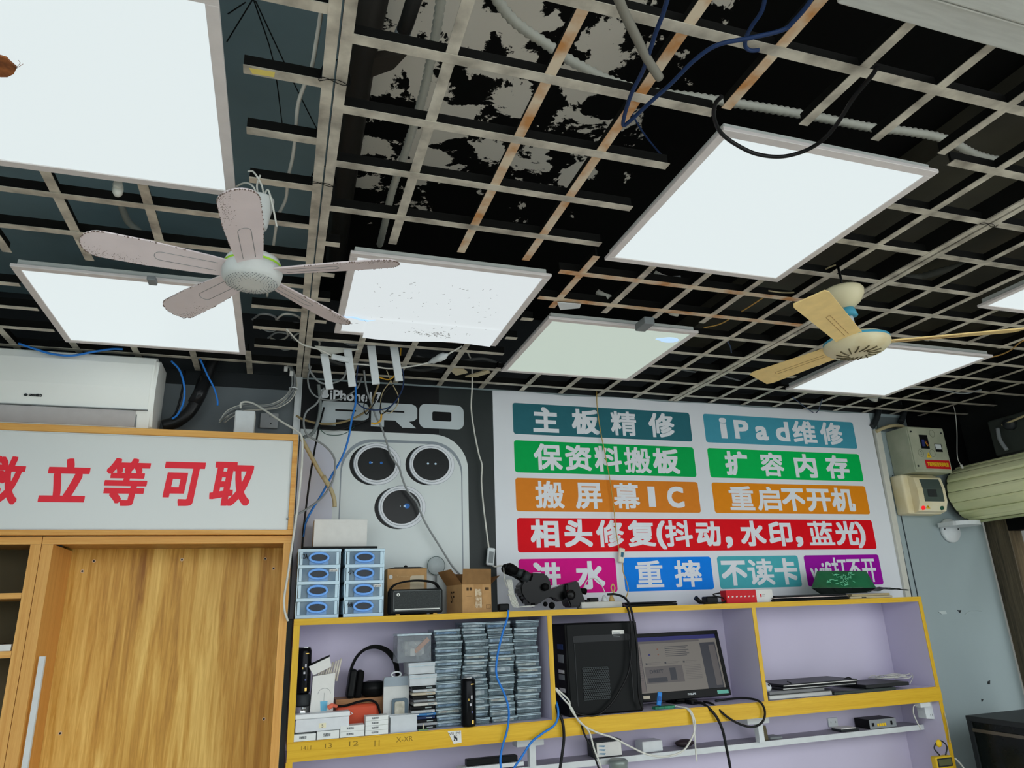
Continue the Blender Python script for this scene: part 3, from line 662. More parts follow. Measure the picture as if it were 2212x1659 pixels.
# ================================================================ wall shelf unit
M_lil = mat('lilac_board', (204, 198, 220), 0.5, var=0.02, scale=3)
W_yel = wood('yellow_edge_wood', (206, 158, 22), (230, 190, 54), 5.0, 'x', (20, 20, 0.8))
W_yelz = wood('yellow_edge_wood_upright', (206, 158, 22), (230, 190, 54), 5.0, 'z', (20, 20, 0.8))
Yf, SX0, SX1 = 1.91, 0.016, 2.916
SH = thing('wall_shelf', 'long lilac shelf unit with yellow wood edges along the back wall', 'shelf', (1.46, 2.03, 1.14))
def board(name, x0, x1, z0, z1, edge=W_yel, y1=2.142):
    part(name, MB().box(x0, x1, Yf + 0.003, y1, z0, z1, 0).box(x0, x1, Yf, Yf + 0.003, z0, z1, 1), [M_lil, edge], SH)
board('top_board', SX0, SX1, 1.582, 1.604)
board('bottom_board', SX0, SX1, 1.180, 1.203)
part('fascia', MB().box(SX0 + 0.002, SX1, Yf - 0.003, Yf + 0.012, 1.142, 1.1995), W_yel, SH)
board('side_panel', SX0, SX0 + 0.022, 0.55, 1.1418, W_yelz); board('side_panel', SX1 - 0.02, SX1, 0.55, 1.1418, W_yelz)
board('side_panel', SX0, SX0 + 0.022, 1.2032, 1.5818, W_yelz); board('side_panel', SX1 - 0.02, SX1, 1.2032, 1.5818, W_yelz)
board('divider', 0.986, 1.005, 1.2032, 1.5818, W_yelz); board('divider', 1.950, 1.969, 1.2032, 1.5818, W_yelz)
part('back_panel', MB().box(SX0, SX1, 2.1425, 2.149, 0.55, 1.603), M_lil, SH)
part('ledge', MB().box(SX0 + 0.023, SX1 - 0.021, 2.03, 2.142, 1.012, 1.029).box(SX0 + 0.023, SX1 - 0.021, 2.025, 2.03, 1.008, 1.030, 1), [mat('ledge_grey', (150, 148, 158), 0.5), M_white], SH)
for x in (0.93, 1.975):
    part('bracket', MB().box(x - 0.06, x + 0.05, 2.0, 2.06, 1.105, 1.141).box(x - 0.01, x + 0.015, 2.0, 2.03, 1.031, 1.105), M_white, SH)
pen = MB()
for s, l, r, t, b in (('1411', 651, 672, 1611, 1620), ('13', 702, 717, 1606, 1616), ('12', 754, 774, 1601, 1611), ('11', 809, 820, 1599, 1612), ('X-XR', 856, 892, 1591, 1602)):
    ym, xm = (t + b) / 2, (l + r) / 2
    write(pen, s, at(l, ym, Y=1.9065).x, at(r, ym, Y=1.9065).x, at(xm, b, Y=1.9065).z, at(xm, t, Y=1.9065).z, 1.9066)
part('pencil_marks', pen, mat('pencil', (140, 112, 40), 0.8), SH)
# ================================================================ things on top of the wall shelf
ZT = 1.6045; ZB = 1.2035
def R(l, r, t, b, Y):
    ym, xm = (t + b) / 2, (l + r) / 2
    return at(l, ym, Y=Y).x, at(r, ym, Y=Y).x, at(xm, b, Y=Y).z, at(xm, t, Y=Y).z
M_dfr = mat('pale_blue_frame', (200, 226, 240), 0.35, var=0.02)
M_dwin = mat('smoky_blue_front', (96, 122, 142), 0.3, c2=(134, 154, 168), scale=14, lo=0.4, hi=0.7)
M_dhan = mat('handle_blue', (124, 180, 255), 0.35, var=0.02)
M_hole = mat('handle_hole', (66, 70, 76), 0.6)
M_ink = mat('marker_ink', (22, 26, 30), 0.6)
def drawer_tower(x0, x1, label, marks):
    y0, y1, z0, z1 = 1.932, 2.13, ZT, 1.852
    t = thing('drawer_tower', label, 'drawers', ((x0 + x1) / 2, (y0 + y1) / 2, z0), 0, 'plastic drawer towers')
    f = MB()
    f.box(x0, x0 + 0.004, y0 + 0.006, y1, z0, z1).box(x1 - 0.004, x1, y0 + 0.006, y1, z0, z1).box(x0, x1, y1 - 0.004, y1, z0, z1).box(x0 - 0.002, x1 + 0.002, y0, y1, z1 - 0.010, z1 + 0.001, 0, 0.002)
    h = (z1 - 0.010 - z0) / 4
    for k in range(4): f.box(x0, x1, y0 + 0.002, y1 - 0.004, z0 + k * h, z0 + k * h + 0.012, 0, 0.001, 1)
    part('frame', f, M_dfr, t)
    for k in range(4):
        a, b = z0 + k * h + 0.0125, z0 + (k + 1) * h - 0.0008
        d = part('drawer', MB().box(x0 + 0.006, x1 - 0.006, y0 + 0.004, y1 - 0.01, a, b, 0, 0.001, 1).box(x0 + 0.006, x0 + 0.016, y0 + 0.002, y0 + 0.005, a, b, 1).box(x1 - 0.016, x1 - 0.006, y0 + 0.002, y0 + 0.005, a, b, 1), [M_dwin, M_dfr], t)
        cx, cz = (x0 + x1) / 2 - 0.002, (a + b) / 2 + 0.002
        hh = MB().ring((cx, y0 - 0.004, cz), 0.034, 0.0165, 0.0047, n=32).prism(ell(cx, cz, 0.031, 0.0130, 28), y0 - 0.002, y0 + 0.003, 1).prism([(cx - 0.035, a), (cx + 0.035, a), (cx + 0.034, cz - 0.006), (cx - 0.034, cz - 0.006)], y0 - 0.0015, y0 + 0.0035, 2)
        part('handle', hh, [M_dhan, M_hole, mat('handle_base', (120, 158, 200), 0.4)], d, label='oval blue pull')
        if k in marks:
            w_ = MB()
            if marks[k] == 'Famous': w_.box(x1 - 0.040, x1 - 0.010, y0 + 0.0010, y0 + 0.002, b - 0.013, b - 0.003, 1); write(w_, 'Famous', x1 - 0.039, x1 - 0.011, b - 0.012, b - 0.004, y0 + 0.0009)
            else: write(w_, marks[k], x0 + 0.012, x0 + 0.034, b - 0.024, b - 0.006, y0 + 0.0015, bold=0.0005)
            part('sticker' if marks[k] == 'Famous' else 'marker_writing', w_, [M_ink, M_paper], d)
    return t
drawer_tower(0.019, 0.173, 'pale blue four-drawer plastic tower nearest the wooden cabinet', {3: '12A', 2: 'Famous'})
drawer_tower(0.190, 0.338, 'pale blue four-drawer plastic tower beside the brown box', {2: '小', 1: 'Famous', 0: '小米'})
solo('tablet', 'thin black tablet lying across the two drawer towers', 'tablet', MB().box(0.032, 0.312, 1.945, 2.12, 1.8535, 1.863, 0, 0.003), M_black)
q = R(678, 793, 1122, 1177, 1.985)
t = thing('cardboard_box', 'plain white box on the black tablet above the drawer towers', 'box', (q[0] + .06, 2.04, 1.8635))
part('box_body', MB().box(q[0], q[1], 1.985, 2.10, 1.8635, q[3] - 0.002, 0, 0.0008, 1), M_paper, t)
part('lid_flap', MB().box(q[0] - 0.0006, q[1] + 0.0006, 1.9842, 2.1, q[3] - 0.0025, q[3]).prism(rrect((q[0] + q[1]) / 2 - 0.025, (q[0] + q[1]) / 2 + 0.025, q[3] - 0.013, q[3], 0.004, 4, (1, 1, 0, 0)), 1.9838, 1.985), M_paper, t)
# brown speaker carton standing flat behind the speaker
q = R(836, 922, 1228, 1330, 2.05)
t = thing('cardboard_box', 'flat brown product box standing behind the black speaker', 'box', ((q[0] + q[1]) / 2, 2.09, ZT))
part('box_body', MB().box(q[0], q[1], 2.05, 2.13, ZT, q[3], 0, 0.001, 1), M_card, t)
part('lid', MB().prism([(q[0], q[3] + 0.0003), (q[1], q[3] + 0.0003), (q[1] - 0.03, q[3] + 0.006), (q[0] + 0.03, q[3] + 0.006)], 2.05, 2.13).ball(((q[0] + q[1]) / 2, 2.09, q[3] + 0.008), 0.008), M_black, t)
sx = q[1] - q[0]
pr = MB().prism(ell(q[0] + 0.014, q[3] - 0.032, 0.0075, 0.0085, 20), 2.0492, 2.05, 0)
write(pr, 'Timpan', q[0] + 0.035, q[0] + 0.085, q[3] - 0.035, q[3] - 0.026, 2.0494, m=1)
pr.prism(rrect(q[1] - 0.068, q[1] - 0.012, q[3] - 0.09, q[3] - 0.028, 0.01, 4, (0, 0, 0, 1)), 2.0493, 2.05, 2)
part('print', pr, [M_paper, mat('pale_print', (204, 170, 122), 0.7), mat('pale_panel', (204, 190, 164), 0.7)], t)
# portable speaker
q = R(843, 957, 1272, 1328, 1.945)
t = thing('portable_speaker', 'black portable speaker with carrying handle in front of the brown box', 'speaker', ((q[0] + q[1]) / 2, 1.98, ZT))
c_ = MB().box(q[0], q[1], 1.945, 2.03, ZT + 0.004, q[3], 0, 0.008, 3)
part('casing', c_, mat('speaker_leather', (26, 28, 28), 0.55, bump=0.2, scale=200), t)
part('grille', MB().prism(rrect(q[0] + 0.012, q[1] - 0.008, ZT + 0.014, q[3] - 0.006, 0.004), 1.9442, 1.9456, 1).prism(rrect(q[0] + 0.0132, q[1] - 0.0092, ZT + 0.0152, q[3] - 0.0072, 0.0036), 1.9437, 1.945, 0), [mat('speaker_cloth', (60, 64, 64), 0.8, scale=300, var=0.25), M_grey], t)
part('metal_strip', MB().box(q[0] + 0.018, q[1] - 0.014, 1.943, 1.9445, ZT + 0.018, ZT + 0.0225), M_steel, t)
part('badge', MB().prism(ell(q[0] + 0.030, q[3] - 0.020, 0.0062, 0.0062, 20), 1.9430, 1.9445).prism([(q[0] + 0.030, q[3] - 0.0155), (q[0] + 0.0325, q[3] - 0.022), (q[0] + 0.030, q[3] - 0.0245), (q[0] + 0.0275, q[3] - 0.022)], 1.9426, 1.944, 1), [M_steel, M_black], t)
hp = smooth_path([(q[0] + 0.004, 1.985, q[3] - 0.03), (q[0] + 0.004, 1.985, q[3] - 0.002), (q[0] + 0.03, 1.985, q[3] + 0.022), ((q[0] + q[1]) / 2, 1.985, q[3] + 0.033), (q[1] - 0.03, 1.985, q[3] + 0.024), (q[1] - 0.002, 1.985, q[3] - 0.004)], 6)
hm = MB()
for a, b in zip(hp, hp[1:]):
    n_ = (b - a).normalized(); u = Vector((-n_.z, 0, n_.x)) * 0.0035
    hm.prism([(a.x + u.x, a.z + u.z), (b.x + u.x, b.z + u.z), (b.x - u.x, b.z - u.z), (a.x - u.x, a.z - u.z)], 1.972, 1.998)
part('carry_handle', hm, M_blackm, t)
for x in (q[0] + 0.03, q[1] - 0.03): part('foot', MB().box(x - 0.008, x + 0.008, 1.95, 2.02, ZT, ZT + 0.0045), mat('brass_foot', (176, 140, 70), 0.4, metal=0.6), t)
# round clear disc standing against the poster
q = at(942, 1222, Y=2.13)
t = thing('clear_disc', 'round clear plastic disc leaning on the poster behind the open carton', 'disc', (q.x, q.y, ZT))
part('disc', MB().lathe([(0.001, -0.003), (0.036, -0.003), (0.0375, 0.0), (0.036, 0.003), (0.001, 0.003)], (q.x, q.y, q.z), 'y', 36), mat('clear_acrylic', (190, 200, 202), 0.2, var=0.05, alpha=0.75), t)
part('rim', MB().ring((q.x, q.y - 0.002, q.z), 0.0375, 0.0375, 0.0009), mat('dark_green_rim', (24, 66, 54), 0.5), t)
part('stem', MB().cyl((q.x, q.y, ZT), (q.x, q.y, q.z - 0.036), 0.004), M_grey, t)
# open shipping carton
e = at(999, 1322, Y=1.955)
t = thing('shipping_carton', 'open brown shipping carton with tape beside the black microscope', 'box', (e.x, e.y, ZT), math.radians(17))
W_, D_, H_ = 0.137, 0.125, 0.108
bd = MB()
for a in ((0, W_, 0, 0.003), (0, W_, D_ - 0.003, D_), (0, 0.003, 0.003, D_ - 0.003), (W_ - 0.003, W_, 0.003, D_ - 0.003)): bd.box(a[0], a[1], a[2], a[3], 0, H_)
bd.box(0.003, W_ - 0.003, 0.003, D_ - 0.003, 0, 0.003)
part('carton_body', bd, M_card, t, world=False)
def flap(name, P, m): part(name, MB().grid([[Vector(P[0]), Vector(P[1])], [Vector(P[3]), Vector(P[2])]], 0, 0.002, smooth=False), m, t, world=False)
flap('flap', [(0.0, 0, H_), (W_, 0, H_), (W_ + 0.010, 0.012, H_ + 0.062), (0.012, 0.012, H_ + 0.062)], M_card)
flap('flap', [(0, 0, H_), (0, D_, H_), (-0.035, D_ + 0.01, H_ + 0.055), (-0.038, 0.02, H_ + 0.06)], M_card)
flap('flap', [(0.0, D_, H_), (W_, D_, H_), (W_ - 0.01, D_ + 0.035, H_ + 0.05), (0.01, D_ + 0.035, H_ + 0.05)], M_cardd)
flap('flap', [(W_, 0, H_), (W_, D_, H_), (W_ + 0.045, D_, H_ + 0.03), (W_ + 0.045, 0.0, H_ + 0.035)], M_cardd)
part('packing_tape', MB().box(0.055, 0.095, -0.0006, 0.0, 0.03, H_).box(0.060, 0.090, -0.0009, -0.0004, 0.018, 0.09, 1), [mat('brown_tape', (166, 124, 70), 0.25), mat('shiny_tape', (206, 188, 156), 0.2, c2=(160, 126, 80), scale=60, lo=0.45, hi=0.6)], t, world=False)
pr = MB()
for x in (0.020, 0.034): pr.box(x, x + 0.010, -0.0008, 0.0, H_ - 0.024, H_ - 0.012)
for x in (0.108, 0.118): pr.box(x, x + 0.007, -0.0008, 0.0, H_ - 0.022, H_ - 0.012)
pr.box(0.020, 0.046, -0.0008, 0.0, 0.062, 0.063).box(0.112, 0.132, -0.0008, 0.0, 0.014, 0.0148).box(0.112, 0.132, -0.0008, 0.0, 0.029, 0.0298).box(0.112, 0.1128, -0.0008, 0.0, 0.014, 0.03).box(0.1315, 0.132, -0.0008, 0.0, 0.014, 0.03)
MR = Matrix.Rotation(-PI / 2, 4, 'Z')
write(pr, 'SF', -0.09, -0.06, 0.04, 0.085, -0.0006, bold=0.0008, M=MR)
part('print', pr, mat('carton_ink', (70, 54, 36), 0.8), t, world=False)

# microscope head lying on its side
M_mic = mat('microscope_black', (11, 11, 12), 0.25, spec=0.2)
M_mic2 = mat('microscope_rubber', (7, 7, 8), 0.6, spec=0.1)
def outline(P, Y): return [(p.x, p.z) for p in (at(x, y, Y=Y) for x, y in P)]
MI = thing('microscope', 'black stereo microscope head lying on its side beside the open carton', 'microscope', (1.0, 2.03, ZT))
def slab(name, P, y0, y1, m, bev=0.004, par=None):
    mb = MB().prism(outline(P, 2.02), y0, y1)
    bmesh.ops.bevel(mb.bm, geom=list(mb.bm.edges), offset=bev, segments=2, affect='EDGES')
    return part(name, mb, m, par or MI)
hd = slab('head_body', [(1143, 1238), (1175, 1240), (1186, 1262), (1184, 1282), (1160, 1306), (1136, 1308), (1133, 1290), (1119, 1285), (1117, 1268), (1130, 1252)], 1.985, 2.065, M_mic, 0.008)
for dy in (-0.026, 0.026):
    a, b, c, d = at(1142, 1250, Y=2.025), at(1122, 1240, Y=2.025), at(1112, 1236, Y=2.025), at(1094, 1226, Y=2.025)
    o_ = Vector((0, dy, 0))
    ep = part('eyepiece', MB().tube([a + o_, b + o_], 0.020, 18, 0).tube([b + o_, c + o_], [0.0195, 0.016], 18, 2).tube([c + o_, c.lerp(d, .7) + o_, d + o_], [0.018, 0.021, 0.019], 18, 1).tube([d + o_, d + (d - c) * 0.25 + o_], [0.0195, 0.012], 18, 1), [M_mic, M_mic2, M_dark], MI)
a, b = at(1130, 1243, Y=1.995), at(1141, 1250, Y=1.995)
part('chrome_ring', MB().tube([a, b], 0.0215, 22), M_dark, MI)
slab('arm', [(1168, 1281), (1216, 1262), (1236, 1256), (1240, 1272), (1222, 1284), (1212, 1298), (1204, 1300), (1196, 1290), (1186, 1287), (1176, 1294), (1165, 1298)], 2.0, 2.05, M_mic, 0.004)
slab('focus_block', [(1216, 1262), (1240, 1255), (1254, 1296), (1258, 1304), (1240, 1313), (1224, 1312), (1216, 1290)], 1.975, 2.06, M_mic, 0.006)
k = at(1232, 1285, Y=1.965)
part('focus_knob', MB().lathe([(0.004, -0.014), (0.017, -0.013), (0.021, -0.006), (0.021, 0.012)], (k.x, k.y, k.z), 'y', 26), M_mic, MI)
k = at(1178, 1268, Y=1.975); part('zoom_knob', MB().lathe([(0.004, -0.010), (0.014, -0.009), (0.016, 0.012)], (k.x, k.y, k.z), 'y', 22), M_mic2, MI)
k = at(1168, 1290, Y=1.99); part('bolt', MB().lathe([(0.001, -0.004), (0.005, -0.004), (0.005, 0.008)], (k.x, k.y, k.z), 'y', 14), M_steel, MI)
k = at(1253, 1275, Y=2.02); k2 = at(1261, 1277, Y=2.02)
part('clamp_knob', MB().tube([k, k2], [0.008, 0.013], 8).tube([k2, k2 + (k2 - k) * 0.6], 0.013, 8), M_mic2, MI)
for px, pyy, r in ((1192, 1308, 0.014), (1178, 1305, 0.010), (1150, 1306, 0.012)):
    k = at(px, pyy, Y=2.0); part('foot_knob', MB().ball((k.x, k.y, max(k.z, ZT + r)), r, seg=14), M_mic2, MI)
# power strip with plugs
q = R(1256, 1345, 1299, 1313, 1.965)
t = thing('power_strip', 'white power strip on the shelf top with plugs beside the microscope', 'power strip', ((q[0] + q[1]) / 2, 1.99, ZT))
part('strip_body', MB().box(q[0], q[1], 1.965, 2.02, ZT, ZT + 0.026, 0, 0.004), M_offw, t)
a = at(1278, 1293, Y=1.99)
solo('black_plug', 'black power adapter plugged into the white power strip', 'plug', MB().box(a.x - 0.012, a.x + 0.03, 1.985, 2.015, ZT + 0.0265, ZT + 0.043, 0, 0.003).box(a.x - 0.03, a.x - 0.012, 1.985, 2.012, ZT + 0.0265, ZT + 0.036, 0, 0.003), M_black)
for px, m, lb in ((1306, M_white, 'white two-pin plug standing in the power strip'), (1322, mat('beige_plug', (206, 172, 110), 0.5), 'beige two-pin plug standing in the power strip')):
    a = at(px, 1290, Y=1.985)
    solo('plug', lb, 'plug', MB().tube([(a.x, 1.99, ZT + 0.0265), (a.x, 1.99, ZT + 0.036), (a.x - 0.001, 1.99, ZT + 0.052)], [0.013, 0.011, 0.004], 10), m)
q = R(1350, 1464, 1298, 1309, 1.97)
solo('laptop', 'thin black closed laptop lying between the power strip and the red box', 'laptop', MB().box(q[0], q[1], 1.97, 2.12, ZT, ZT + 0.011, 0, 0.004).box(q[0] + 0.002, q[1] - 0.002, 1.972, 2.12, ZT + 0.0115, ZT + 0.019, 0, 0.003), M_black)
# adapter and its cable
q = R(1527, 1552, 1288, 1303, 1.985)
t = thing('power_adapter', 'black power adapter with coiled cable left of the red box', 'adapter', ((q[0] + q[1]) / 2, 2.0, ZT))
part('adapter_body', MB().box(q[0], q[1], 1.985, 2.03, ZT, q[3], 0, 0.006, 3), M_black, t)
part('plug_end', MB().tube(pd((1502, 1291, 1.97), (1512, 1300, 1.97), (1521, 1303, 1.97)), [0.011, 0.010, 0.004], 8), M_black, t)
part('cord', MB().tube(smooth_path(pd((1521, 1303, 1.97), (1545, 1302.5, 1.965), (1566, 1300, 1.965), (1562, 1292, 1.98), (1547, 1288, 1.985), (1541, 1284, 1.99), (1555, 1281, 2.0), (1570, 1278, 2.02))), 0.0032, 6), M_bcab, t)
# red and white product box
q = R(1569, 1670, 1273, 1302, 1.955)
t = thing('product_box', 'long red and white product box on the shelf top', 'box', ((q[0] + q[1]) / 2, 1.98, ZT))
xm = at(1634, 1287, Y=1.955).x
part('red_sleeve', MB().box(q[0], xm, 1.955, 2.0, ZT, ZT + 0.056, 0, 0.001, 1), M_red, t)
part('white_end', MB().box(xm + 0.0003, q[1], 1.956, 2.0, ZT, ZT + 0.055, 0, 0.001, 1), M_paper, t)
pr = MB()
for k in range(7):
    a = q[0] + 0.012 + k * (xm - q[0] - 0.02) / 6.3; pr.prism(ell(a, ZT + 0.028, 0.003, 0.003, 10), 1.9543, 1.955, 0).box(a - 0.006, a - 0.003, 1.9545, 1.955, ZT + 0.024, ZT + 0.030, 0)
pr.prism(rrect(xm + 0.021, xm + 0.028, ZT + 0.022, ZT + 0.036, 0.002, 3), 1.9553, 1.956, 1).box(xm + 0.031, xm + 0.046, 1.9553, 1.956, ZT + 0.031, ZT + 0.0325, 2).box(xm + 0.031, xm + 0.046, 1.9553, 1.956, ZT + 0.025, ZT + 0.0265, 2)
part('print', pr, [M_paper, M_red, M_grey], t)
# laptops and bag at the right end
M_lap = mat('laptop_dark', (40, 42, 44), 0.4); M_lapl = mat('laptop_silver', (168, 170, 168), 0.35, metal=0.4); M_beige = mat('beige_shell', (206, 192, 158), 0.5)
q = R(1672, 1836, 1288, 1303, 1.935)
solo('laptop', 'dark closed laptop beside the red and white box, lower of two', 'laptop', MB().box(q[0], q[1], 1.935, 2.10, ZT, ZT + 0.010, 0, 0.004), M_black)
solo('laptop', 'dark laptop with pale rim on the shelf top, upper of two', 'laptop', MB().box(q[0] + 0.004, q[1] - 0.004, 1.94, 2.10, ZT + 0.0105, ZT + 0.0185, 0, 0.003).box(q[0] + 0.003, q[1] - 0.003, 1.938, 2.10, ZT + 0.014, ZT + 0.016, 1).box(q[0] + 0.02, q[1], 1.95, 2.1, ZT + 0.0188, ZT + 0.026, 0, 0.003), [M_lap, mat('rose_rim', (214, 196, 184), 0.3, metal=0.5)])
q = R(1838, 1930, 1290, 1300, 1.94)
solo('laptop', 'beige closed laptop lying under the green bag', 'laptop', MB().box(q[0], q[1], 1.94, 2.08, ZT, ZT + 0.011, 0, 0.004).box((q[0] + q[1]) / 2 - 0.06, (q[0] + q[1]) / 2 - 0.035, 1.9385, 1.942, ZT + 0.003, ZT + 0.007, 1), [M_beige, M_dark])
q2 = q
solo('tablet', 'cream tablet lying on the beige laptop under the black sleeve', 'tablet', MB().box(q[0] + 0.02, q[1] - 0.004, 1.95, 2.08, ZT + 0.0115, ZT + 0.022, 0, 0.003), mat('cream_shell', (186, 170, 132), 0.5))
a = R(1860, 1945, 1268, 1284, 1.96)
P = []
for j in range(6):
    v = j / 5
    P.append([(a[0] + 0.03 + (a[1] - a[0] + 0.03) * i / 16, 1.94 + 0.14 * v, ZT + 0.027 + 0.012 * math.sin(PI * i / 16) * (1 - 0.6 * v) + 0.02 * v + 0.004 * math.sin(i * 1.3 + j)) for i in range(17)])
solo('sleeve', 'crumpled grey plastic sleeve on the laptops under the green bag', 'sleeve', MB().grid(P, 0, 0.004), mat('grey_film', (120, 134, 130), 0.25, c2=(50, 58, 56), scale=9))
# green bag: folded packet with printed white brush marks
G = [(1753, 1268), (1764, 1233), (1870, 1232), (1893, 1262), (1880, 1264), (1850, 1266), (1810, 1268)]
gb = MB()
top_, bot_ = [], []
P = []
for j in range(9):
    v = j / 8; row = []
    for i in range(15):
        u = i / 14
        xl = 1753 + 12 * v; xr = 1893 - 22 * v
        x = xl + (xr - xl) * u; y = 1270 - 37 * v
        row.append(at(x, y, Y=1.945 + 0.10 * v + 0.012 * math.sin(3 * u + 2 * v) - 0.03 * math.sin(PI * u) * (1 - v)))
    P.append(row)
t = thing('green_bag', 'green printed gift bag lying over the black sleeve at the shelf end', 'bag', (2.45, 2.0, ZT + 0.0265))
part('bag_front', MB().grid(P, 0, 0.002), mat('green_bag_film', (36, 138, 92), 0.4, c2=(52, 164, 112), scale=8), t)
bt = [[at(1753 + 140 * i / 14, 1270.5, Y=1.945 - 0.03 * math.sin(PI * i / 14)) for i in range(15)], [at(1775 + 100 * i / 14, 1296 - 5 * i / 14, Y=1.97) for i in range(15)]]
for row in bt:
    for p in row: p.z = max(p.z, ZT + 0.0262)
part('bag_base', MB().grid(bt, 0, 0.001), mat('bag_dark', (16, 30, 26), 0.6), t)
wm = MB(); rr = random.Random(5)
def bagp(u, v):
    i = min(13, int(u * 14)); j = min(7, int(v * 8)); fu, fv = u * 14 - i, v * 8 - j
    return P[j][i].lerp(P[j][i + 1], fu).lerp(P[j + 1][i].lerp(P[j + 1][i + 1], fu), fv) + Vector((0, -0.003, 0.001))
for cu, cv in ((0.26, 0.35), (0.38, 0.30), (0.36, 0.72), (0.48, 0.60), (0.60, 0.52), (0.62, 0.75), (0.52, 0.22)):
    for s in range(6):
        u0, v0 = cu + rr.uniform(-.06, .06), cv + rr.uniform(-.12, .12); a = rr.choice((0.15, 0.2, 1.4, -0.8, 2.2)); l = rr.uniform(0.05, 0.09)
        wm.tube([bagp(min(.98, max(0, u0 + l * k / 4 * math.cos(a))), min(.97, max(0, v0 + 2.2 * l * k / 4 * math.sin(a)))) for k in range(5)], [0.0010, 0.0022, 0.0018, 0.0014, 0.0006], 5)
part('brush_print', wm, mat('mint_print', (120, 214, 170), 0.5), t)

# ================================================================ left compartment
q = R(638, 667, 1468, 1556, 1.99); cx = (q[0] + q[1]) / 2; r = 0.027
t = thing('tumbler', 'clear and steel tumbler with grey lid standing under a black can', 'tumbler', (cx, 1.99, ZB))
part('base_cup', MB().lathe([(0.018, ZB), (0.021, ZB + 0.003), (0.0255, ZB + 0.060)], (cx, 1.99, 0)), mat('pale_cup', (176, 172, 196), 0.15, var=0.2, scale=8), t)
part('steel_band', MB().lathe([(0.0256, ZB + 0.060), (0.0268, ZB + 0.105)], (cx, 1.99, 0)), M_chrome, t)
part('lid', MB().lathe([(0.0275, ZB + 0.1055), (0.0282, ZB + 0.112), (0.0282, ZB + 0.140), (0.024, ZB + 0.144)], (cx, 1.99, 0)), M_dark, t)
zc = ZB + 0.1445
M_can = mat('can_black', (16, 17, 20), 0.22, metal=0.5); M_gold = mat('can_gold', (206, 172, 90), 0.3, metal=0.7)
def can_print(cx, cy, z0, h, r):
    mb = MB(); rq = random.Random(9)
    for a, zz, w_, hh, m in ((-1.2, 0.86, 0.5, 0.02, 0), (-1.35, 0.60, 0.22, 0.07, 1), (-1.75, 0.55, 0.16, 0.05, 0), (-1.5, 0.45, 0.25, 0.05, 1), (-1.3, 0.3, 0.2, 0.04, 2), (-1.2, 0.10, 0.3, 0.07, 0)):
        P = []
        for k in range(7):
            t = a - w_ / 2 + w_ * k / 6; P.append(t)
        for row in [[(zz - hh / 2), (zz + hh / 2)]]:
            mb.grid([[(cx + (r + 0.0004) * math.cos(t), cy + (r + 0.0004) * math.sin(t), z0 + h * v) for t in P] for v in row], m)
    return mb
def can(cx, cy, z0, h, r, label):
    t = thing('drink_can', label, 'can', (cx, cy, z0), 0, 'tall black drink cans')
    part('can_body', MB().lathe([(r * 0.78, z0), (r * 0.92, z0 + 0.004), (r, z0 + 0.010), (r, z0 + h - 0.014), (r * 0.84, z0 + h - 0.004)], (cx, cy, 0)), M_can, t)
    part('can_top', MB().lathe([(r * 0.86, z0 + h - 0.004), (r * 0.88, z0 + h), (r * 0.80, z0 + h), (r * 0.78, z0 + h - 0.003)], (cx, cy, 0)), M_chrome, t)
    part('print', can_print(cx, cy, z0, h, r), [M_gold, mat('can_silver', (190, 190, 196), 0.3), mat('can_violet', (86, 92, 140), 0.3)], t)
can(cx, 1.99, zc, 0.158, 0.026, 'tall black drink can balanced on the grey-lidded tumbler')
# straw carton
q = R(669, 722, 1455, 1556, 1.965)
t = thing('straw_carton', 'white open carton of paper straws with a blue cup print', 'carton', ((q[0] + q[1]) / 2, 1.99, ZB), 0)
part('carton_body', MB().prism([(q[0], ZB), (q[1] - 0.004, ZB), (q[1], q[3]), (q[0] + 0.008, q[3] - 0.008)], 1.965, 2.02), M_paper, t)
fl = [at(x, y, Y=1.962) for x, y in ((677, 1459), (716, 1440), (712, 1419), (667, 1440))]
part('flap', MB().prism([(p.x, p.z) for p in fl], 1.962, 1.9635).grid([[fl[3], fl[2]], [fl[3] + Vector((0.012, 0.045, 0.010)), fl[2] + Vector((0.004, 0.045, 0.006))]], 0, 0.001), M_paper, t)
for k in range(9):
    x = q[0] + 0.020 + k * 0.0092
    part('straw', MB().cyl((x, 1.985 + 0.004 * (k % 3), q[3] - 0.03), (x + 0.014, 1.985 + 0.004 * (k % 3), q[3] + 0.018 + 0.0035 * k), 0.0035, n=10), mat('straw_paper', (214, 208, 194), 0.7), t)
part('print', MB().prism([(q[0] + 0.040, ZB + 0.085), (q[0] + 0.060, ZB + 0.085), (q[0] + 0.063, ZB + 0.117), (q[0] + 0.037, ZB + 0.117)], 1.9643, 1.965, 0).tube([(q[0] + 0.050 + 0.022 * math.cos(t_), 1.9648, ZB + 0.142 + 0.018 * math.sin(t_)) for t_ in [PI * k / 12 for k in range(13)]], 0.0006, 5, 1).tube([(q[0] + 0.050, 1.9648, ZB + 0.117), (q[0] + 0.050, 1.9648, ZB + 0.145)], 0.0005, 5, 1), [mat('cup_blue', (110, 184, 216), 0.6), M_grey], t)
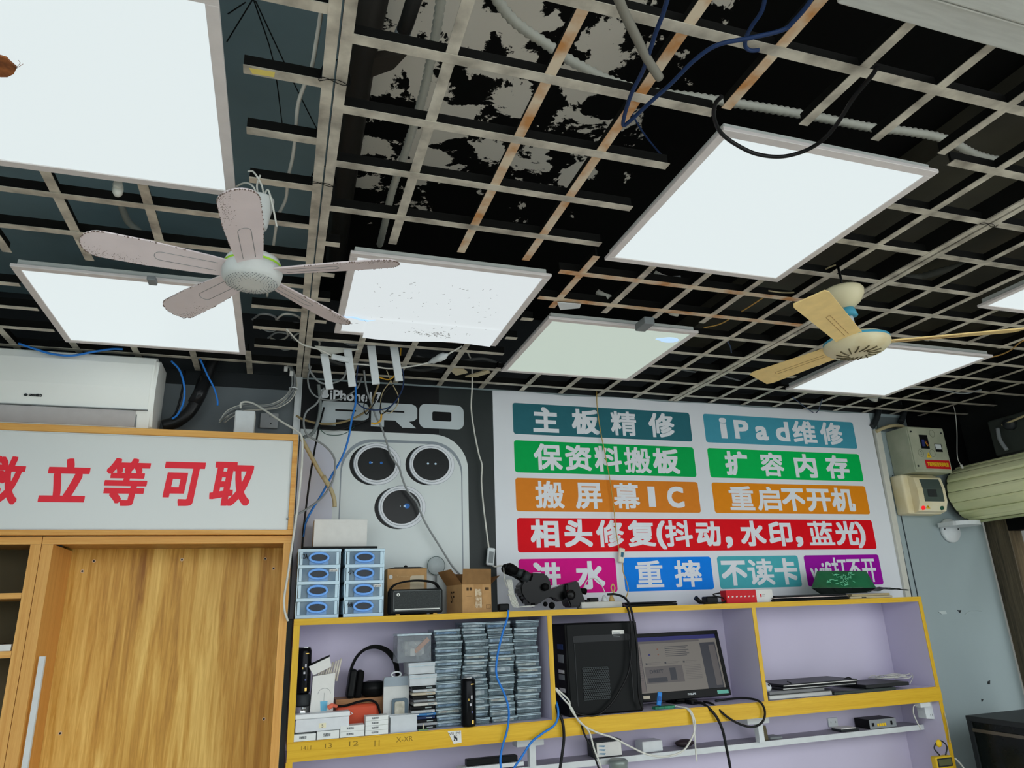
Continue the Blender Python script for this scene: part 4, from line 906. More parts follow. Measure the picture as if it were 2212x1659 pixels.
# wooden box and orange speaker
q = R(724, 832, 1508, 1560, 2.03)
solo('wooden_box', 'brown wooden box under the black headphones', 'box', MB().box(q[0], q[1], 2.03, 2.13, ZB, q[3], 0, 0.002), wood('reddish_wood', (150, 104, 66), (190, 146, 100), 5.0, 'x'))
zw = q[3]
q = R(722, 820, 1522, 1572, 1.975)
t = thing('orange_speaker', 'orange rounded speaker with black carry strap in front of the wooden box', 'speaker', ((q[0] + q[1]) / 2, 1.99, ZB))
part('speaker_body', MB().box(q[0] + 0.006, q[1], 1.975, 2.025, ZB, q[3], 0, 0.014, 4), mat('orange_rubber', (206, 84, 56), 0.5), t)
part('button', MB().prism(rrect(q[1] - 0.045, q[1] - 0.008, ZB + 0.040, ZB + 0.062, 0.008), 1.9735, 1.977), mat('orange_button', (220, 118, 60), 0.5), t)
part('carry_strap', MB().tube(smooth_path(pd((727, 1526, 1.97), (748, 1524, 1.965), (775, 1516, 1.965), (800, 1513, 1.967), (815, 1522, 1.967), (822, 1546, 1.968))), 0.0042, 8), M_blackm, t)
part('tassel', MB().tube(smooth_path(pd((727, 1526, 1.962), (718, 1524, 1.950), (708, 1530, 1.950))), [0.006] * 8 + [0.009] * 8 + [0.003], 6), mat('coral_tassel', (232, 116, 90), 0.6), t)
# headphones
t = thing('headphones', 'black over-ear headphones resting on the brown wooden box', 'headphones', (0.27, 2.07, zw + 0.0005))
bandP = smooth_path(pd((757, 1458, 2.06), (760, 1440, 2.06), (772, 1417, 2.065), (790, 1402, 2.07), (812, 1397, 2.075), (835, 1405, 2.08), (852, 1425, 2.085), (858, 1450, 2.085), (858, 1480, 2.085)), 6)
n_ = len(bandP); mb = MB()
for i, (a, b) in enumerate(zip(bandP, bandP[1:])):
    d = (b - a).normalized(); wd = 0.0045 + 0.005 * max(0, math.sin(PI * (i - n_ * 0.35) / (n_ * 0.6))) if i > n_ * 0.35 else 0.0045
    u = Vector((-d.z, 0, d.x)) * wd
    mb.prism([(a.x + u.x, a.z + u.z), (b.x + u.x, b.z + u.z), (b.x - u.x, b.z - u.z), (a.x - u.x, a.z - u.z)], a.y - 0.013, a.y + 0.013)
part('headband', mb, M_blackm, t)
a = at(769, 1478, Y=2.05)
part('ear_cup', MB().box(a.x - 0.030, a.x + 0.000, 2.035, 2.105, a.z - 0.052, a.z + 0.052, 0, 0.012, 3).box(a.x + 0.001, a.x + 0.026, 2.04, 2.10, a.z - 0.05, a.z + 0.05, 1, 0.010, 3).rot(0.12, 'Y', a), [M_black, M_blackm], t)
a = at(806, 1493, Y=2.06)
part('ear_cup', MB().lathe([(0.030, -0.026), (0.042, -0.022), (0.044, 0.0), (0.040, 0.022), (0.020, 0.027)], (a.x, a.y, zw + 0.029), 'z', 26, m=[1, 1, 0, 0]), [M_black, M_blackm], t)
# clear hanging case
M_clear = mat('clear_plastic', (132, 154, 164), 0.12, var=0.05, alpha=0.42)
M_clrim = mat('clear_edge', (188, 206, 214), 0.2, var=0.12, scale=60)
q = R(829, 884, 1462, 1580, 1.975)
t = thing('phone_case_pack', 'tall clear retail pack with white hanger loop beside the headphones', 'package', ((q[0] + q[1]) / 2, 1.99, ZB))
part('backing', MB().prism(rrect(q[0], q[1], ZB, q[3], 0.008), 1.985, 2.005), mat('pack_grey', (206, 208, 206), 0.4), t)
part('header', MB().prism(rrect(q[0], q[1], q[3] - 0.032, q[3], 0.008, 5, (0, 0, 1, 1)), 1.980, 1.9848), mat('pack_blue_grey', (150, 162, 172), 0.4), t)
part('hanger_loop', MB().ring(((q[0] + q[1]) / 2, 1.99, q[3] + 0.007), 0.018, 0.009, 0.003), M_white, t)
part('phone_frame', MB().prism(rrect(q[0] + 0.030, q[1] - 0.004, ZB + 0.035, q[3] - 0.075, 0.010), 1.974, 1.985, 0).prism(rrect(q[0] + 0.040, q[1] - 0.018, ZB + 0.035, q[3] - 0.085, 0.006), 1.971, 1.974, 1), [mat('frame_slate', (96, 112, 124), 0.3), mat('cream_wad', (206, 202, 188), 0.7, c2=(170, 166, 150), scale=40)], t)
# small tub
q = R(843, 900, 1553, 1587, 1.935)
t = thing('plastic_tub', 'small translucent square tub in front of the clear retail pack', 'tub', ((q[0] + q[1]) / 2, 1.96, ZB))
M_frost = mat('frosted_plastic', (226, 232, 236), 0.3, var=0.03, alpha=0.7)
tb = MB(); h_ = 0.052
for a in ((q[0], q[1], 1.928, 1.931), (q[0], q[1], 1.968, 1.971), (q[0], q[0] + 0.003, 1.931, 1.968), (q[1] - 0.003, q[1], 1.931, 1.968)): tb.box(a[0], a[1], a[2], a[3], ZB, ZB + h_)
tb.box(q[0] + .003, q[1] - .003, 1.931, 1.968, ZB, ZB + 0.003)
part('tub_body', tb, M_frost, t)
part('rim', MB().box(q[0] - 0.005, q[1] + 0.006, 1.922, 1.929, ZB + h_, ZB + h_ + 0.004).box(q[0] - 0.005, q[1] + 0.006, 1.968, 1.974, ZB + h_, ZB + h_ + 0.004), M_frost, t)
# white small part boxes, in four piles
M_sb = mat('white_small_box', (226, 230, 228), 0.5, var=0.02)
def small_box(l, r_, z0, h, label):
    x0, x1 = at(l, 1588, Y=1.925).x, at(r_, 1588, Y=1.925).x
    t = thing('parts_box', label, 'box', ((x0 + x1) / 2, 1.95, z0), 0, 'small white parts boxes')
    part('box_body', MB().box(x0, x1 - 0.0015, 1.912, 1.963, z0, z0 + h, 0, 0.0006, 1), M_sb, t)
    part('print', MB().box(x0 + 0.022, x0 + 0.046, 1.9114, 1.912, z0 + h * 0.35, z0 + h * 0.72), mat('box_print', (92, 98, 100), 0.6, c2=(170, 174, 174), scale=200, lo=0.45, hi=0.55), t)
small_box(632, 683, ZB, 0.022, 'flat white parts box at the left end of the shelf edge')
small_box(684, 733, ZB, 0.026, 'flat white parts box second from the shelf end, under the long box')
for k in range(2): small_box(734, 787, ZB + 0.0005 + k * 0.0185, 0.018, ('lower', 'upper')[k] + ' of the two white parts boxes in front of the orange speaker')
for k in range(4): small_box(788, 838, ZB + 0.0005 + k * 0.0155, 0.015, ('lowest', 'second lowest', 'second from top', 'topmost')[k] + ' white parts box of the pile of four')
# long lidded box
q = R(637, 752, 1553, 1590, 1.945)
t = thing('lidded_box', 'long frosted plastic box with a number 5 sticker on the parts boxes', 'box', ((q[0] + q[1]) / 2, 1.95, ZB + 0.027))
mm = MB().box(q[0], q[1], 1.914, 1.962, ZB + 0.027, ZB + 0.068, 0, 0.003); mm.rot(0, 'Y')
part('box_body', mm, mat('frosted_box', (216, 220, 224), 0.35, var=0.03), t)
part('lid', MB().box(q[0] - 0.002, q[1] + 0.002, 1.912, 1.9635, ZB + 0.0685, ZB + 0.084, 0, 0.003).tube([(q[1] + 0.002, 1.92, ZB + 0.072), (q[1] + 0.012, 1.917, ZB + 0.074), (q[1] + 0.004, 1.922, ZB + 0.080)], 0.0018, 6), mat('frosted_lid', (228, 232, 234), 0.35, var=0.02), t)
sb = MB().box((q[0] + q[1]) / 2 - 0.012, (q[0] + q[1]) / 2 + 0.012, 1.9132, 1.914, ZB + 0.036, ZB + 0.052, 1)
write(sb, '5', (q[0] + q[1]) / 2 - 0.003, (q[0] + q[1]) / 2 + 0.003, ZB + 0.039, ZB + 0.049, 1.913)
part('sticker', sb, [M_ink, mat('cream_sticker', (232, 226, 196), 0.6)], t)
# stack of loose phones, two white clear boxes, bag of flex parts
ORD = ['lowest', 'second', 'third', 'fourth', 'fifth', 'sixth', 'seventh', 'eighth', 'ninth', 'tenth', 'eleventh', 'twelfth', 'thirteenth', 'fourteenth', 'fifteenth', 'sixteenth']
PHC = [(20, 24, 26), (160, 162, 166), (24, 24, 26), (46, 60, 96), (70, 130, 190), (190, 194, 198), (20, 20, 22), (206, 204, 198), (150, 152, 156), (24, 24, 24), (190, 180, 160), (196, 196, 190), (22, 24, 24)]
zz = ZB; px0, px1 = at(890, 1540, Y=1.96).x, at(941, 1540, Y=1.96).x
rq = random.Random(11)
for k, c in enumerate(PHC):
    h = 0.0105 if k not in (6, 9) else 0.014; dx = rq.uniform(-.006, .006); ry = rq.uniform(-.01, .01)
    t = thing('phone', ('lowest' if k == 0 else ORD[k] + ' from the bottom') + ' phone in the loose pile beside the clear retail pack', 'phone', ((px0 + px1) / 2 + dx, 1.99, zz), 0, 'pile of loose phones')
    part('phone_body', MB().box(px0 + dx, px1 + dx, 1.95 + ry, 2.07, zz + 0.0004, zz + h, 0, 0.003), mat('phone_shell_%d' % (sum(c)), c, 0.25, metal=0.3), t)
    part('side_button', MB().box(px1 + dx - 0.035, px1 + dx - 0.012, 1.9492 + ry, 1.952 + ry, zz + h * .35, zz + h * .65), M_chrome, t)
    zz += h + 0.0003
zph = zz
def clear_box(x0, x1, y0, y1, z0, h, label, content, group, lidc=None, frost=False):
    t = thing('clear_box', label, 'box', ((x0 + x1) / 2, (y0 + y1) / 2, z0), 0, group)
    hl = h * 0.34; M_ = M_frost if frost else M_clear
    b = MB().box(x0 + 0.0015, x1 - 0.0015, y0 + 0.001, y1 - 0.001, z0 + 0.0004, z0 + h - hl - 0.0003)
    part('base', b, M_, t)
    part('lid', MB().box(x0, x1, y0, y1, z0 + h - hl, z0 + h - 0.0003).box(x0 - 0.0003, x1 + 0.0003, y0 - 0.0012, y0 + 0.001, z0 + h - hl, z0 + h - hl + 0.0026, 1).box(x0 - 0.0003, x1 + 0.0003, y0 - 0.0012, y0 + 0.001, z0 + h - 0.0030, z0 + h - 0.0016, 1), [M_, M_clrim], t)
    if content:
        part('phone', MB().box(x0 + 0.010, x1 - 0.012, y0 + 0.006, y1 - 0.01, z0 + h * 0.16, z0 + h * 0.52, 0, 0.002, 1), mat('content_%d_%d' % (content[0], content[2]), content, 0.35, c2=tuple(min(255, v + 60) for v in content), scale=60, lo=0.45, hi=0.6), t)
    return t
x0, x1 = at(884, 1450, Y=1.95).x, at(943, 1450, Y=1.95).x
clear_box(x0, x1, 1.945, 2.06, zph + 0.0005, 0.040, 'white-lidded clear box directly on the pile of loose phones', (150, 160, 172), 'white-lidded boxes', frost=True)
clear_box(x0 - 0.004, x1 - 0.006, 1.945, 2.06, zph + 0.042, 0.040, 'white-lidded clear box under the box with orange part', (150, 160, 172), 'white-lidded boxes', frost=True)
q = R(858, 931, 1373, 1432, 1.96)
zq = zph + 0.0835
t = thing('clear_box', 'large clear box holding white and orange parts atop the phone pile', 'box', ((q[0] + q[1]) / 2, 2.0, zq))
part('box_shell', MB().box(q[0], q[1], 1.955, 2.06, zq, q[3], 0, 0.003), mat('clear_shell', (164, 172, 178), 0.2, alpha=0.45, var=0.05), t)
part('lid', MB().box(q[0] - 0.002, q[1] + 0.002, 1.953, 2.062, q[3] + 0.0003, q[3] + 0.008, 0, 0.002), M_clrim, t)
pr = MB().box(q[0] + 0.03, q[1] - 0.02, 1.975, 2.04, zq + 0.02, zq + 0.075, 0, 0.01)
pr.xf(Matrix.Identity(4)); pr.prism([(q[0] + 0.062, zq + 0.040), (q[0] + 0.074, zq + 0.030), (q[1] - 0.004, q[3] - 0.020), (q[1] - 0.014, q[3] - 0.008)], 1.962, 1.972, 1).box(q[0] + 0.050, q[0] + 0.066, 1.958, 1.961, zq + 0.022, zq + 0.048, 2)
part('loose_parts', pr, [mat('grey_parts', (150, 154, 156), 0.5, c2=(206, 208, 206), scale=50), mat('orange_part', (208, 138, 84), 0.5), M_paper], t)
# four columns of clear boxes
CC = [(206, 200, 186), (60, 66, 74), (196, 200, 204), (120, 124, 126), (150, 170, 196), (216, 196, 176), (40, 44, 48), (96, 100, 104), (170, 172, 168), (190, 196, 204), (70, 110, 160), (44, 50, 52)]
rq = random.Random(4)
for ci, (l, r_, n, nm) in enumerate(((941, 999, 15, 'first'), (1003, 1054, 15, 'second'), (1058, 1112, 14, 'third'), (1117, 1168, 15, 'fourth'))):
    x0, x1 = at(l, 1455, Y=1.945).x, at(r_, 1455, Y=1.945).x
    z = ZB; top_ = 1.569 if ci else 1.548
    hs = [rq.uniform(0.85, 1.15) for _ in range(n)]
    if ci == 2: hs[7] = 1.9; hs[11] = 1.4
    if ci == 1: hs[4] = 1.9
    sm = sum(hs); hs = [h * (top_ - ZB) / sm for h in hs]
    for k, h in enumerate(hs):
        dx = rq.uniform(-0.0035, 0.0035) + 0.004 * math.sin(k * 0.7 + ci); dy = rq.uniform(0, 0.014)
        w_ = ('lowest' if k == 0 else 'topmost' if k == n - 1 else f'level {k + 1} from the bottom')
        words_ = ('lowest', 'second lowest', 'third lowest', 'fourth lowest', 'fifth lowest', 'sixth lowest', 'seventh lowest', 'eighth lowest', 'ninth lowest', 'tenth lowest', 'eleventh lowest', 'twelfth lowest', 'thirteenth lowest', 'fourteenth lowest', 'fifteenth lowest', 'sixteenth lowest')
        w_ = 'topmost' if k == n - 1 else words_[k]
        clear_box(x0 + dx, x1 + dx, 1.943 + dy + 0.004 * (k % 2), 2.075, z, h - 0.0004, f'{w_} clear phone box in the {nm} column from the phone pile', CC[rq.randrange(len(CC))], 'clear phone boxes in four columns')
        z += h
a = at(1013, 1568, Y=1.92); can(a.x, 1.924, ZB, 0.170, 0.0285, 'tall black drink can standing in front of the clear box columns')
a = at(912, 1577, Y=1.925)
solo('clip', 'tiny cream clip with green feet at the shelf edge', 'clip', MB().box(a.x - 0.014, a.x + 0.022, 1.918, 1.932, ZB, ZB + 0.004, 1).cyl((a.x + 0.004, 1.925, ZB + 0.004), (a.x + 0.004, 1.925, ZB + 0.022), 0.003, 0.0015), [mat('cream_clip', (214, 206, 180), 0.5), mat('green_feet', (120, 150, 110), 0.6)])
tg = [at(x, y, Y=1.9055) for x, y in ((967, 1580), (996, 1578), (997, 1604), (980, 1607))]
t = thing('paper_tag', 'torn white paper tag stuck on the yellow shelf edge', 'tag', (tg[0].x, 1.9055, tg[3].z))
part('tag_paper', MB().prism([(p.x, p.z) for p in tg], 1.9050, 1.9062), M_paper, t)
hw = MB(); write(hw, 'N511799', tg[0].x + 0.004, tg[1].x - 0.003, tg[0].z - 0.013, tg[0].z - 0.004, 1.9047); write(hw, '½', tg[0].x + 0.022, tg[0].x + 0.036, tg[3].z + 0.010, tg[3].z + 0.028, 1.9047, bold=0.0008)
part('handwriting', hw, M_ink, t)

# ================================================================ middle compartment: computer and monitor
t = thing('computer_tower', 'black computer tower with honeycomb vent beside the monitor', 'computer', (1.23, 2.03, ZB))
part('case', MB().box(1.066, 1.388, 1.933, 2.135, ZB, 1.548, 0, 0.005), mat('case_black', (10, 11, 12), 0.4, spec=0.1), t)
part('side_panel', MB().box(1.074, 1.388, 1.930, 1.9335, ZB + 0.006, 1.544, 0, 0.0012, 1), mat('case_panel', (14, 17, 18), 0.42, spec=0.12), t)
fr = MB().prism(rrect(1.098, 1.352, 1.475, 1.500, 0.008), 1.9285, 1.931).prism(rrect(1.102, 1.106, 1.24, 1.47, 0.001), 1.9285, 1.931).prism(rrect(1.346, 1.350, 1.24, 1.47, 0.001), 1.9285, 1.931)
part('pressed_line', fr, mat('panel_line', (26, 29, 31), 0.35), t)
q = R(1259, 1317, 1441, 1511, 1.93)
part('vent', MB().prism(rrect(q[0], q[1], q[2], q[3], 0.006), 1.9280, 1.931), mat('vent_dark', (8, 9, 10), 0.7), t)
hx = MB(); rad = 0.0046
nr = int((q[3] - q[2]) / (rad * 1.5)); nc = int((q[1] - q[0]) / (rad * 1.732))
for j in range(nr):
    for i in range(nc):
        cx = q[0] + rad + i * rad * 1.732 + (rad * 0.866 if j % 2 else 0); cz = q[2] + rad + j * rad * 1.5
        if cx > q[1] - 0.003: continue
        hx.tube([(cx + rad * math.cos(PI / 6 + k * PI / 3), 1.9276, cz + rad * math.sin(PI / 6 + k * PI / 3)) for k in range(7)], 0.00055, 4, cap=False)
part('honeycomb_mesh', hx, mat('mesh_grey', (110, 118, 122), 0.4), t)
q = R(1322, 1348, 1361, 1378, 1.93)
st = MB().prism(rrect(q[0], q[1], q[2], q[3], 0.003), 1.9288, 1.9301)
for k in range(4): st.box(q[0] + 0.004, q[1] - 0.020, 1.9284, 1.929, q[3] - 0.009 - k * 0.006, q[3] - 0.007 - k * 0.006, 1)
part('sticker', st, [M_paper, M_grey], t)
pt = MB()
for k, (z, h, m) in enumerate(((1.45, 0.02, 0), (1.40, 0.03, 1), (1.36, 0.012, 2), (1.335, 0.02, 1), (1.29, 0.014, 2), (1.26, 0.02, 0))): pt.box(1.0645, 1.067, 1.96, 2.02, z, z + h, m)
part('rear_port', pt, [mat('port_blue', (40, 60, 110), 0.5), M_grey, M_paper], t)
# monitor, tilted back
MO = thing('monitor', 'black computer monitor showing a web page beside the tower', 'monitor', (1.65, 2.05, ZB))
Mt = Matrix.Translation((0, 2.035, ZB + 0.008)) @ Matrix.Rotation(math.radians(-11), 4, 'X')
mx0, mx1, mz0, mz1 = 1.405, 1.875, 0.012, 0.285
part('back_shell', MB().box(mx0, mx1, 0.004, 0.032, mz0, mz1, 0, 0.004).xf(Mt), M_black, MO)
part('bezel', MB().box(mx0, mx1, -0.004, 0.0038, mz0, mz0 + 0.032, 0, 0.0015).box(mx0, mx1, -0.004, 0.0038, mz1 - 0.016, mz1, 0, 0.0015).box(mx0, mx0 + 0.016, -0.004, 0.0038, mz0 + 0.032, mz1 - 0.016, 0, 0.0015).box(mx1 - 0.016, mx1, -0.004, 0.0038, mz0 + 0.032, mz1 - 0.016, 0, 0.0015).xf(Mt), M_black, MO)
sx0, sx1, sz0, sz1 = mx0 + 0.0162, mx1 - 0.0162, mz0 + 0.0322, mz1 - 0.0162
def glow(n, c, k=0.62): return mat(n, tuple(v * 0.15 for v in c), 0.35, emit=c, estr=k, var=0.01)
scn = MB().box(sx0, sx1, 0.0008, 0.0035, sz0, sz1, 0)
W_s, H_s = sx1 - sx0, sz1 - sz0
def sr(u0, u1, v0, v1, m, y): scn.box(sx0 + u0 * W_s, sx0 + u1 * W_s, y, y + 0.0003, sz0 + v0 * H_s, sz0 + v1 * H_s, m)
sr(0, 1, 0.925, 1, 1, 0.0004); sr(0.0, 0.80, 0.88, 0.925, 4, 0.0004)
sr(0.80, 0.98, 0.0, 0.85, 3, 0.0004); sr(0.90, 0.97, 0.05, 0.8, 4, 0.0001)
sr(0.0, 0.11, 0.02, 0.88, 5, 0.0004); sr(0.11, 0.115, 0.02, 0.88, 3, 0.0003)
for k in range(6): sr(0.39, 0.66 - 0.03 * (k % 2), 0.80 - 0.034 * k, 0.81 - 0.034 * k, 3, 0.0003)
for k in range(14): sr(0.06, 0.10, 0.80 - 0.045 * k, 0.815 - 0.045 * k, 4, 0.0002)
sr(0.195, 0.22, 0.66, 0.69, 1, 0.0003); sr(0.30, 0.315, 0.76, 0.78, 6, 0.0003); sr(0.30, 0.315, 0.66, 0.68, 6, 0.0003)
for u in (0.15, 0.36, 0.57): sr(u, u + 0.02, 0.50, 0.53, 3, 0.0003); sr(u + 0.03, u + 0.17, 0.525, 0.53, 4, 0.0003); sr(u + 0.03, u + 0.15, 0.50, 0.505, 4, 0.0003)
sr(0.13, 0.55, 0.16, 0.46, 4, 0.0003); sr(0.15, 0.36, 0.18, 0.26, 3, 0.0001); sr(0.40, 0.47, 0.20, 0.42, 3, 0.0001)
for k in range(9): sr(0.58, 0.76, 0.44 - 0.03 * k, 0.446 - 0.03 * k, 4, 0.0003)
write(scn, 'DREIT', sx0 + 0.18 * W_s, sx0 + 0.33 * W_s, sz0 + 0.34 * H_s, sz0 + 0.40 * H_s, 0.00005, bold=0.0006, m=3)
scn.xf(Mt)
part('screen', scn, [glow('page_grey', (126, 122, 116)), glow('title_blue', (44, 46, 112)), M_paper, glow('page_dark', (56, 58, 66)), glow('page_mid', (98, 94, 94)), glow('page_side', (112, 104, 102)), glow('page_rust', (130, 84, 64))], MO)
lb = MB(); write(lb, 'PHILIPS', 1.660, 1.700, mz0 + 0.012, mz0 + 0.020, -0.0043, bold=0.0004); lb.xf(Mt)
part('brand_mark', lb, M_white, MO)
lb = MB().box(mx1 - 0.068, mx1 - 0.012, -0.0046, -0.0041, mz0 + 0.008, mz0 + 0.022, 0).box(1.425, 1.437, -0.0046, -0.0041, mz0 + 0.010, mz0 + 0.024, 1).box(1.446, 1.478, -0.0046, -0.0041, mz0 + 0.010, mz0 + 0.022, 2); lb.xf(Mt)
part('sticker', lb, [mat('teal_sticker', (110, 190, 170), 0.4), mat('blue_sticker', (70, 150, 210), 0.4), mat('cream_label', (210, 200, 180), 0.5)], MO)
part('stand', MB().box(1.60, 1.70, 2.05, 2.13, ZB, ZB + 0.006, 0, 0.002).box(1.63, 1.67, 2.085, 2.10, ZB + 0.006, ZB + 0.14), M_black, MO)
part('stand_foot', MB().box(1.642, 1.674, 1.985, 2.030, ZB, ZB + 0.018, 0, 0.003), M_black, MO)
q = R(1413, 1456, 1521, 1533, 1.945)
t = thing('circuit_board', 'green circuit board in front of the monitor with white leads', 'circuit board', ((q[0] + q[1]) / 2, 1.95, ZB))
part('board', MB().box(q[0], q[1], 1.935, 1.965, ZB, ZB + 0.010, 0, 0.001), mat('board_green', (30, 96, 66), 0.4, c2=(60, 150, 110), scale=80), t)
part('connector', MB().box(q[1], q[1] + 0.012, 1.945, 1.955, ZB + 0.003, ZB + 0.009), M_white, t)
a = at(1424, 1508, Y=1.955)
us = MB().box(a.x - 0.010, a.x + 0.010, 1.951, 1.959, a.z - 0.026, a.z + 0.026, 0, 0.003).box(a.x - 0.006, a.x + 0.006, 1.9495, 1.951, a.z - 0.008, a.z + 0.010, 1).rot(0.22, 'Y', a)
bb = min(v.co.z for v in us.bm.verts); us.xf(Matrix.Translation((0, 0, ZB + 0.0105 - bb)))
solo('usb_stick', 'bright blue memory stick leaning at the lower monitor corner', 'memory stick', us, [mat('stick_blue', (40, 130, 214), 0.35), mat('stick_dark', (24, 84, 160), 0.35)])

# ================================================================ right compartment: laptops and cables
def lap(l, r_, y0, y1, z0, h, m, label, rim=None):
    x0, x1 = at(l, 1480, Y=y0).x, at(r_, 1480, Y=y0).x
    mb = MB().box(x0, x1, y0, y1, z0, z0 + h, 0, min(0.003, h * 0.35))
    if rim: mb.box(x0 + 0.001, x1 - 0.001, y0 - 0.0006, y1, z0 + h * 0.4, z0 + h * 0.65, 1)
    return solo('laptop', label, 'laptop', mb, [m, rim or m], 'closed laptops on the right shelf')
lap(1658, 1795, 1.925, 2.10, ZB, 0.018, M_lapl, 'silver laptop lowest in the pile beside the white mouse')
lap(1660, 1780, 1.935, 2.12, ZB + 0.0185, 0.014, mat('laptop_grey', (120, 122, 124), 0.4), 'grey laptop second from the bottom beside the white mouse')
lap(1690, 1850, 1.93, 2.12, ZB + 0.033, 0.011, M_lap, 'dark laptop with pale edge third from the bottom', M_lapl)
lap(1692, 1855, 1.935, 2.13, ZB + 0.0445, 0.012, M_lap, 'dark laptop with pale edge topmost in the pile', M_paper)
lap(1800, 1935, 1.915, 2.08, ZB, 0.012, mat('laptop_green_grey', (58, 66, 62), 0.3), 'greenish dark tablet jutting over the yellow shelf edge')
lap(1870, 1965, 1.93, 2.12, ZB + 0.0125, 0.016, M_lap, 'dark closed laptop under the tangled white cables')
q = at(1656, 1485, Y=1.975)
t = thing('computer_mouse', 'white computer mouse at the divider beside the laptop pile', 'mouse', (q.x, 1.985, ZB + 0.0185))
zq = ZB + 0.033
part('mouse_body', MB().ball((2.006, 1.975, zq + 0.014), 0.028, sc=(0.9, 1.35, 0.75)), M_white, t)
part('mouse_wheel', MB().cyl((2.004, 1.943, zq + 0.024), (2.009, 1.943, zq + 0.024), 0.005), M_dark, t)
cable('cable', 'black cable looped on top of the dark laptop pile', 'cable', M_bcab, 0.0028, pd((1700, 1472, 1.965), (1705, 1474, 1.96), (1720, 1480, 1.945), (1760, 1480, 1.945), (1800, 1477, 1.945), (1825, 1466, 1.965), (1835, 1464, 1.965), (1848, 1472, 1.955), (1850, 1478, 1.945)))
rq = random.Random(8)
mb = MB()
for k in range(9):
    cx, cy = 2.75 + rq.uniform(-.05, .07), 2.03 + rq.uniform(-.04, .05); a, b = rq.uniform(.04, .08), rq.uniform(.02, .045); ph = rq.uniform(0, 6)
    mb.tube(smooth_path([(cx + a * math.cos(t_ + ph), cy + b * math.sin(t_ + ph), ZB + 0.034 + 0.010 * rq.random() + 0.0012 * k) for t_ in [i * 0.9 for i in range(8)]], 5), 0.0018, 5)
mb.tube(smooth_path(pd((1965, 1478, 2.0), (1972, 1462, 2.02), (1968, 1453, 2.03))), 0.0016, 5)
solo('cable_tangle', 'tangle of thin white cables on the dark laptop at the shelf end', 'cables', mb, M_wcab, kind='stuff')

# ================================================================ below the shelf
ZL = 1.0295
q = R(1288, 1343, 1597, 1632, 2.045)
t = thing('carton', 'black and white striped carton on the grey ledge below the computer', 'box', ((q[0] + q[1]) / 2, 2.08, ZL))
part('box_body', MB().box(q[0] - 0.008, q[1], 2.045, 2.12, ZL, ZL + 0.062, 0, 0.001, 1), M_dark, t)
pr = MB().box(q[0] + 0.002, q[1] - 0.002, 2.0443, 2.045, ZL + 0.004, ZL + 0.055, 0)
for k in range(3): pr.prism([(q[0] + 0.010, ZL + 0.014 + k * 0.014), (q[0] + 0.035, ZL + 0.010 + k * 0.014), (q[0] + 0.040, ZL + 0.016 + k * 0.014), (q[0] + 0.012, ZL + 0.018 + k * 0.014)], 2.0438, 2.0445, 1)
part('print', pr, [M_paper, mat('print_teal', (110, 150, 176), 0.5)], t)
q = R(1388, 1432, 1601, 1622, 2.05)
solo('white_box', 'small blank white box on the grey ledge beside the striped carton', 'box', MB().box(q[0], q[1], 2.05, 2.12, ZL, ZL + 0.042, 0, 0.004), M_white)
q = R(1462, 1510, 1594, 1608, 2.06)
solo('pouch', 'dark flattened pouch on the grey ledge under the monitor', 'pouch', MB().ball(((q[0] + q[1]) / 2, 2.09, ZL + 0.015), 0.045, sc=(1.0, 0.6, 0.33)), mat('dark_pouch', (52, 42, 46), 0.5))
q = R(1312, 1350, 1638, 1675, 2.0)
solo('canister', 'grey metal canister below the grey ledge at the bottom photo edge', 'canister', MB().lathe([(0.036, q[3] - 0.13), (0.037, q[3] - 0.019), (0.039, q[3] - 0.017), (0.039, q[3] - 0.006), (0.034, q[3] - 0.001), (0.008, q[3])], ((q[0] + q[1]) / 2, 1.98, 0)), mat('canister_grey', (140, 150, 146), 0.35, metal=0.3))
q = R(1008, 1118, 1636, 1662, 1.99)
t = thing('tray', 'black slotted tray on white board at the bottom photo edge', 'tray', ((q[0] + q[1]) / 2, 2.0, q[3] - 0.036))
part('tray_body', MB().box(q[0], q[1], 1.985, 2.02, q[3] - 0.022, q[3], 0, 0.003), M_black, t)
part('white_base', MB().box(q[0] - 0.03, q[1] + 0.02, 1.975, 2.024, q[3] - 0.036, q[3] - 0.0225), M_white, t)
for l, r_, t_, b_, m, lb in ((1658, 1685, 1577, 1588, M_grey, 'grey phone lying on the ledge right of the brown card'), (1812, 1852, 1572, 1582, M_dark, 'dark phone lying beside the silver router')):
    q = R(l, r_, t_, b_, 2.06); solo('phone', lb, 'phone', MB().box(q[0], q[1], 2.045, 2.11, ZL, ZL + 0.010, 0, 0.003), m)
q = R(1806, 1838, 1560, 1575, 2.08); solo('paper_slip', 'white paper slip lying on the dark phone beside the router', 'paper', MB().box(q[0], q[1], 2.05, 2.11, ZL + 0.0103, ZL + 0.014).rot(0.0, 'Y'), M_paper)
q = R(1637, 1653, 1566, 1600, 2.06); solo('brown_card', 'brown card standing on the ledge beside the white bracket', 'card', MB().prism([(q[0], ZL), (q[1] + 0.006, ZL), (q[1], ZL + 0.058), (q[0], ZL + 0.062)], 2.05, 2.056), mat('brown_card', (92, 84, 60), 0.6))
q = R(1788, 1808, 1550, 1570, 2.14); solo('wall_socket', 'white socket plate on the lilac panel behind the router', 'socket', MB().box(q[0], q[1], 2.134, 2.142, q[2], q[3], 0, 0.002).box(q[0] + 0.012, q[0] + 0.014, 2.1335, 2.136, q[2] + 0.016, q[2] + 0.024, 1).box(q[1] - 0.014, q[1] - 0.012, 2.1335, 2.136, q[2] + 0.016, q[2] + 0.024, 1), [M_white, M_dark])
q = R(1878, 1936, 1553, 1572, 2.04)
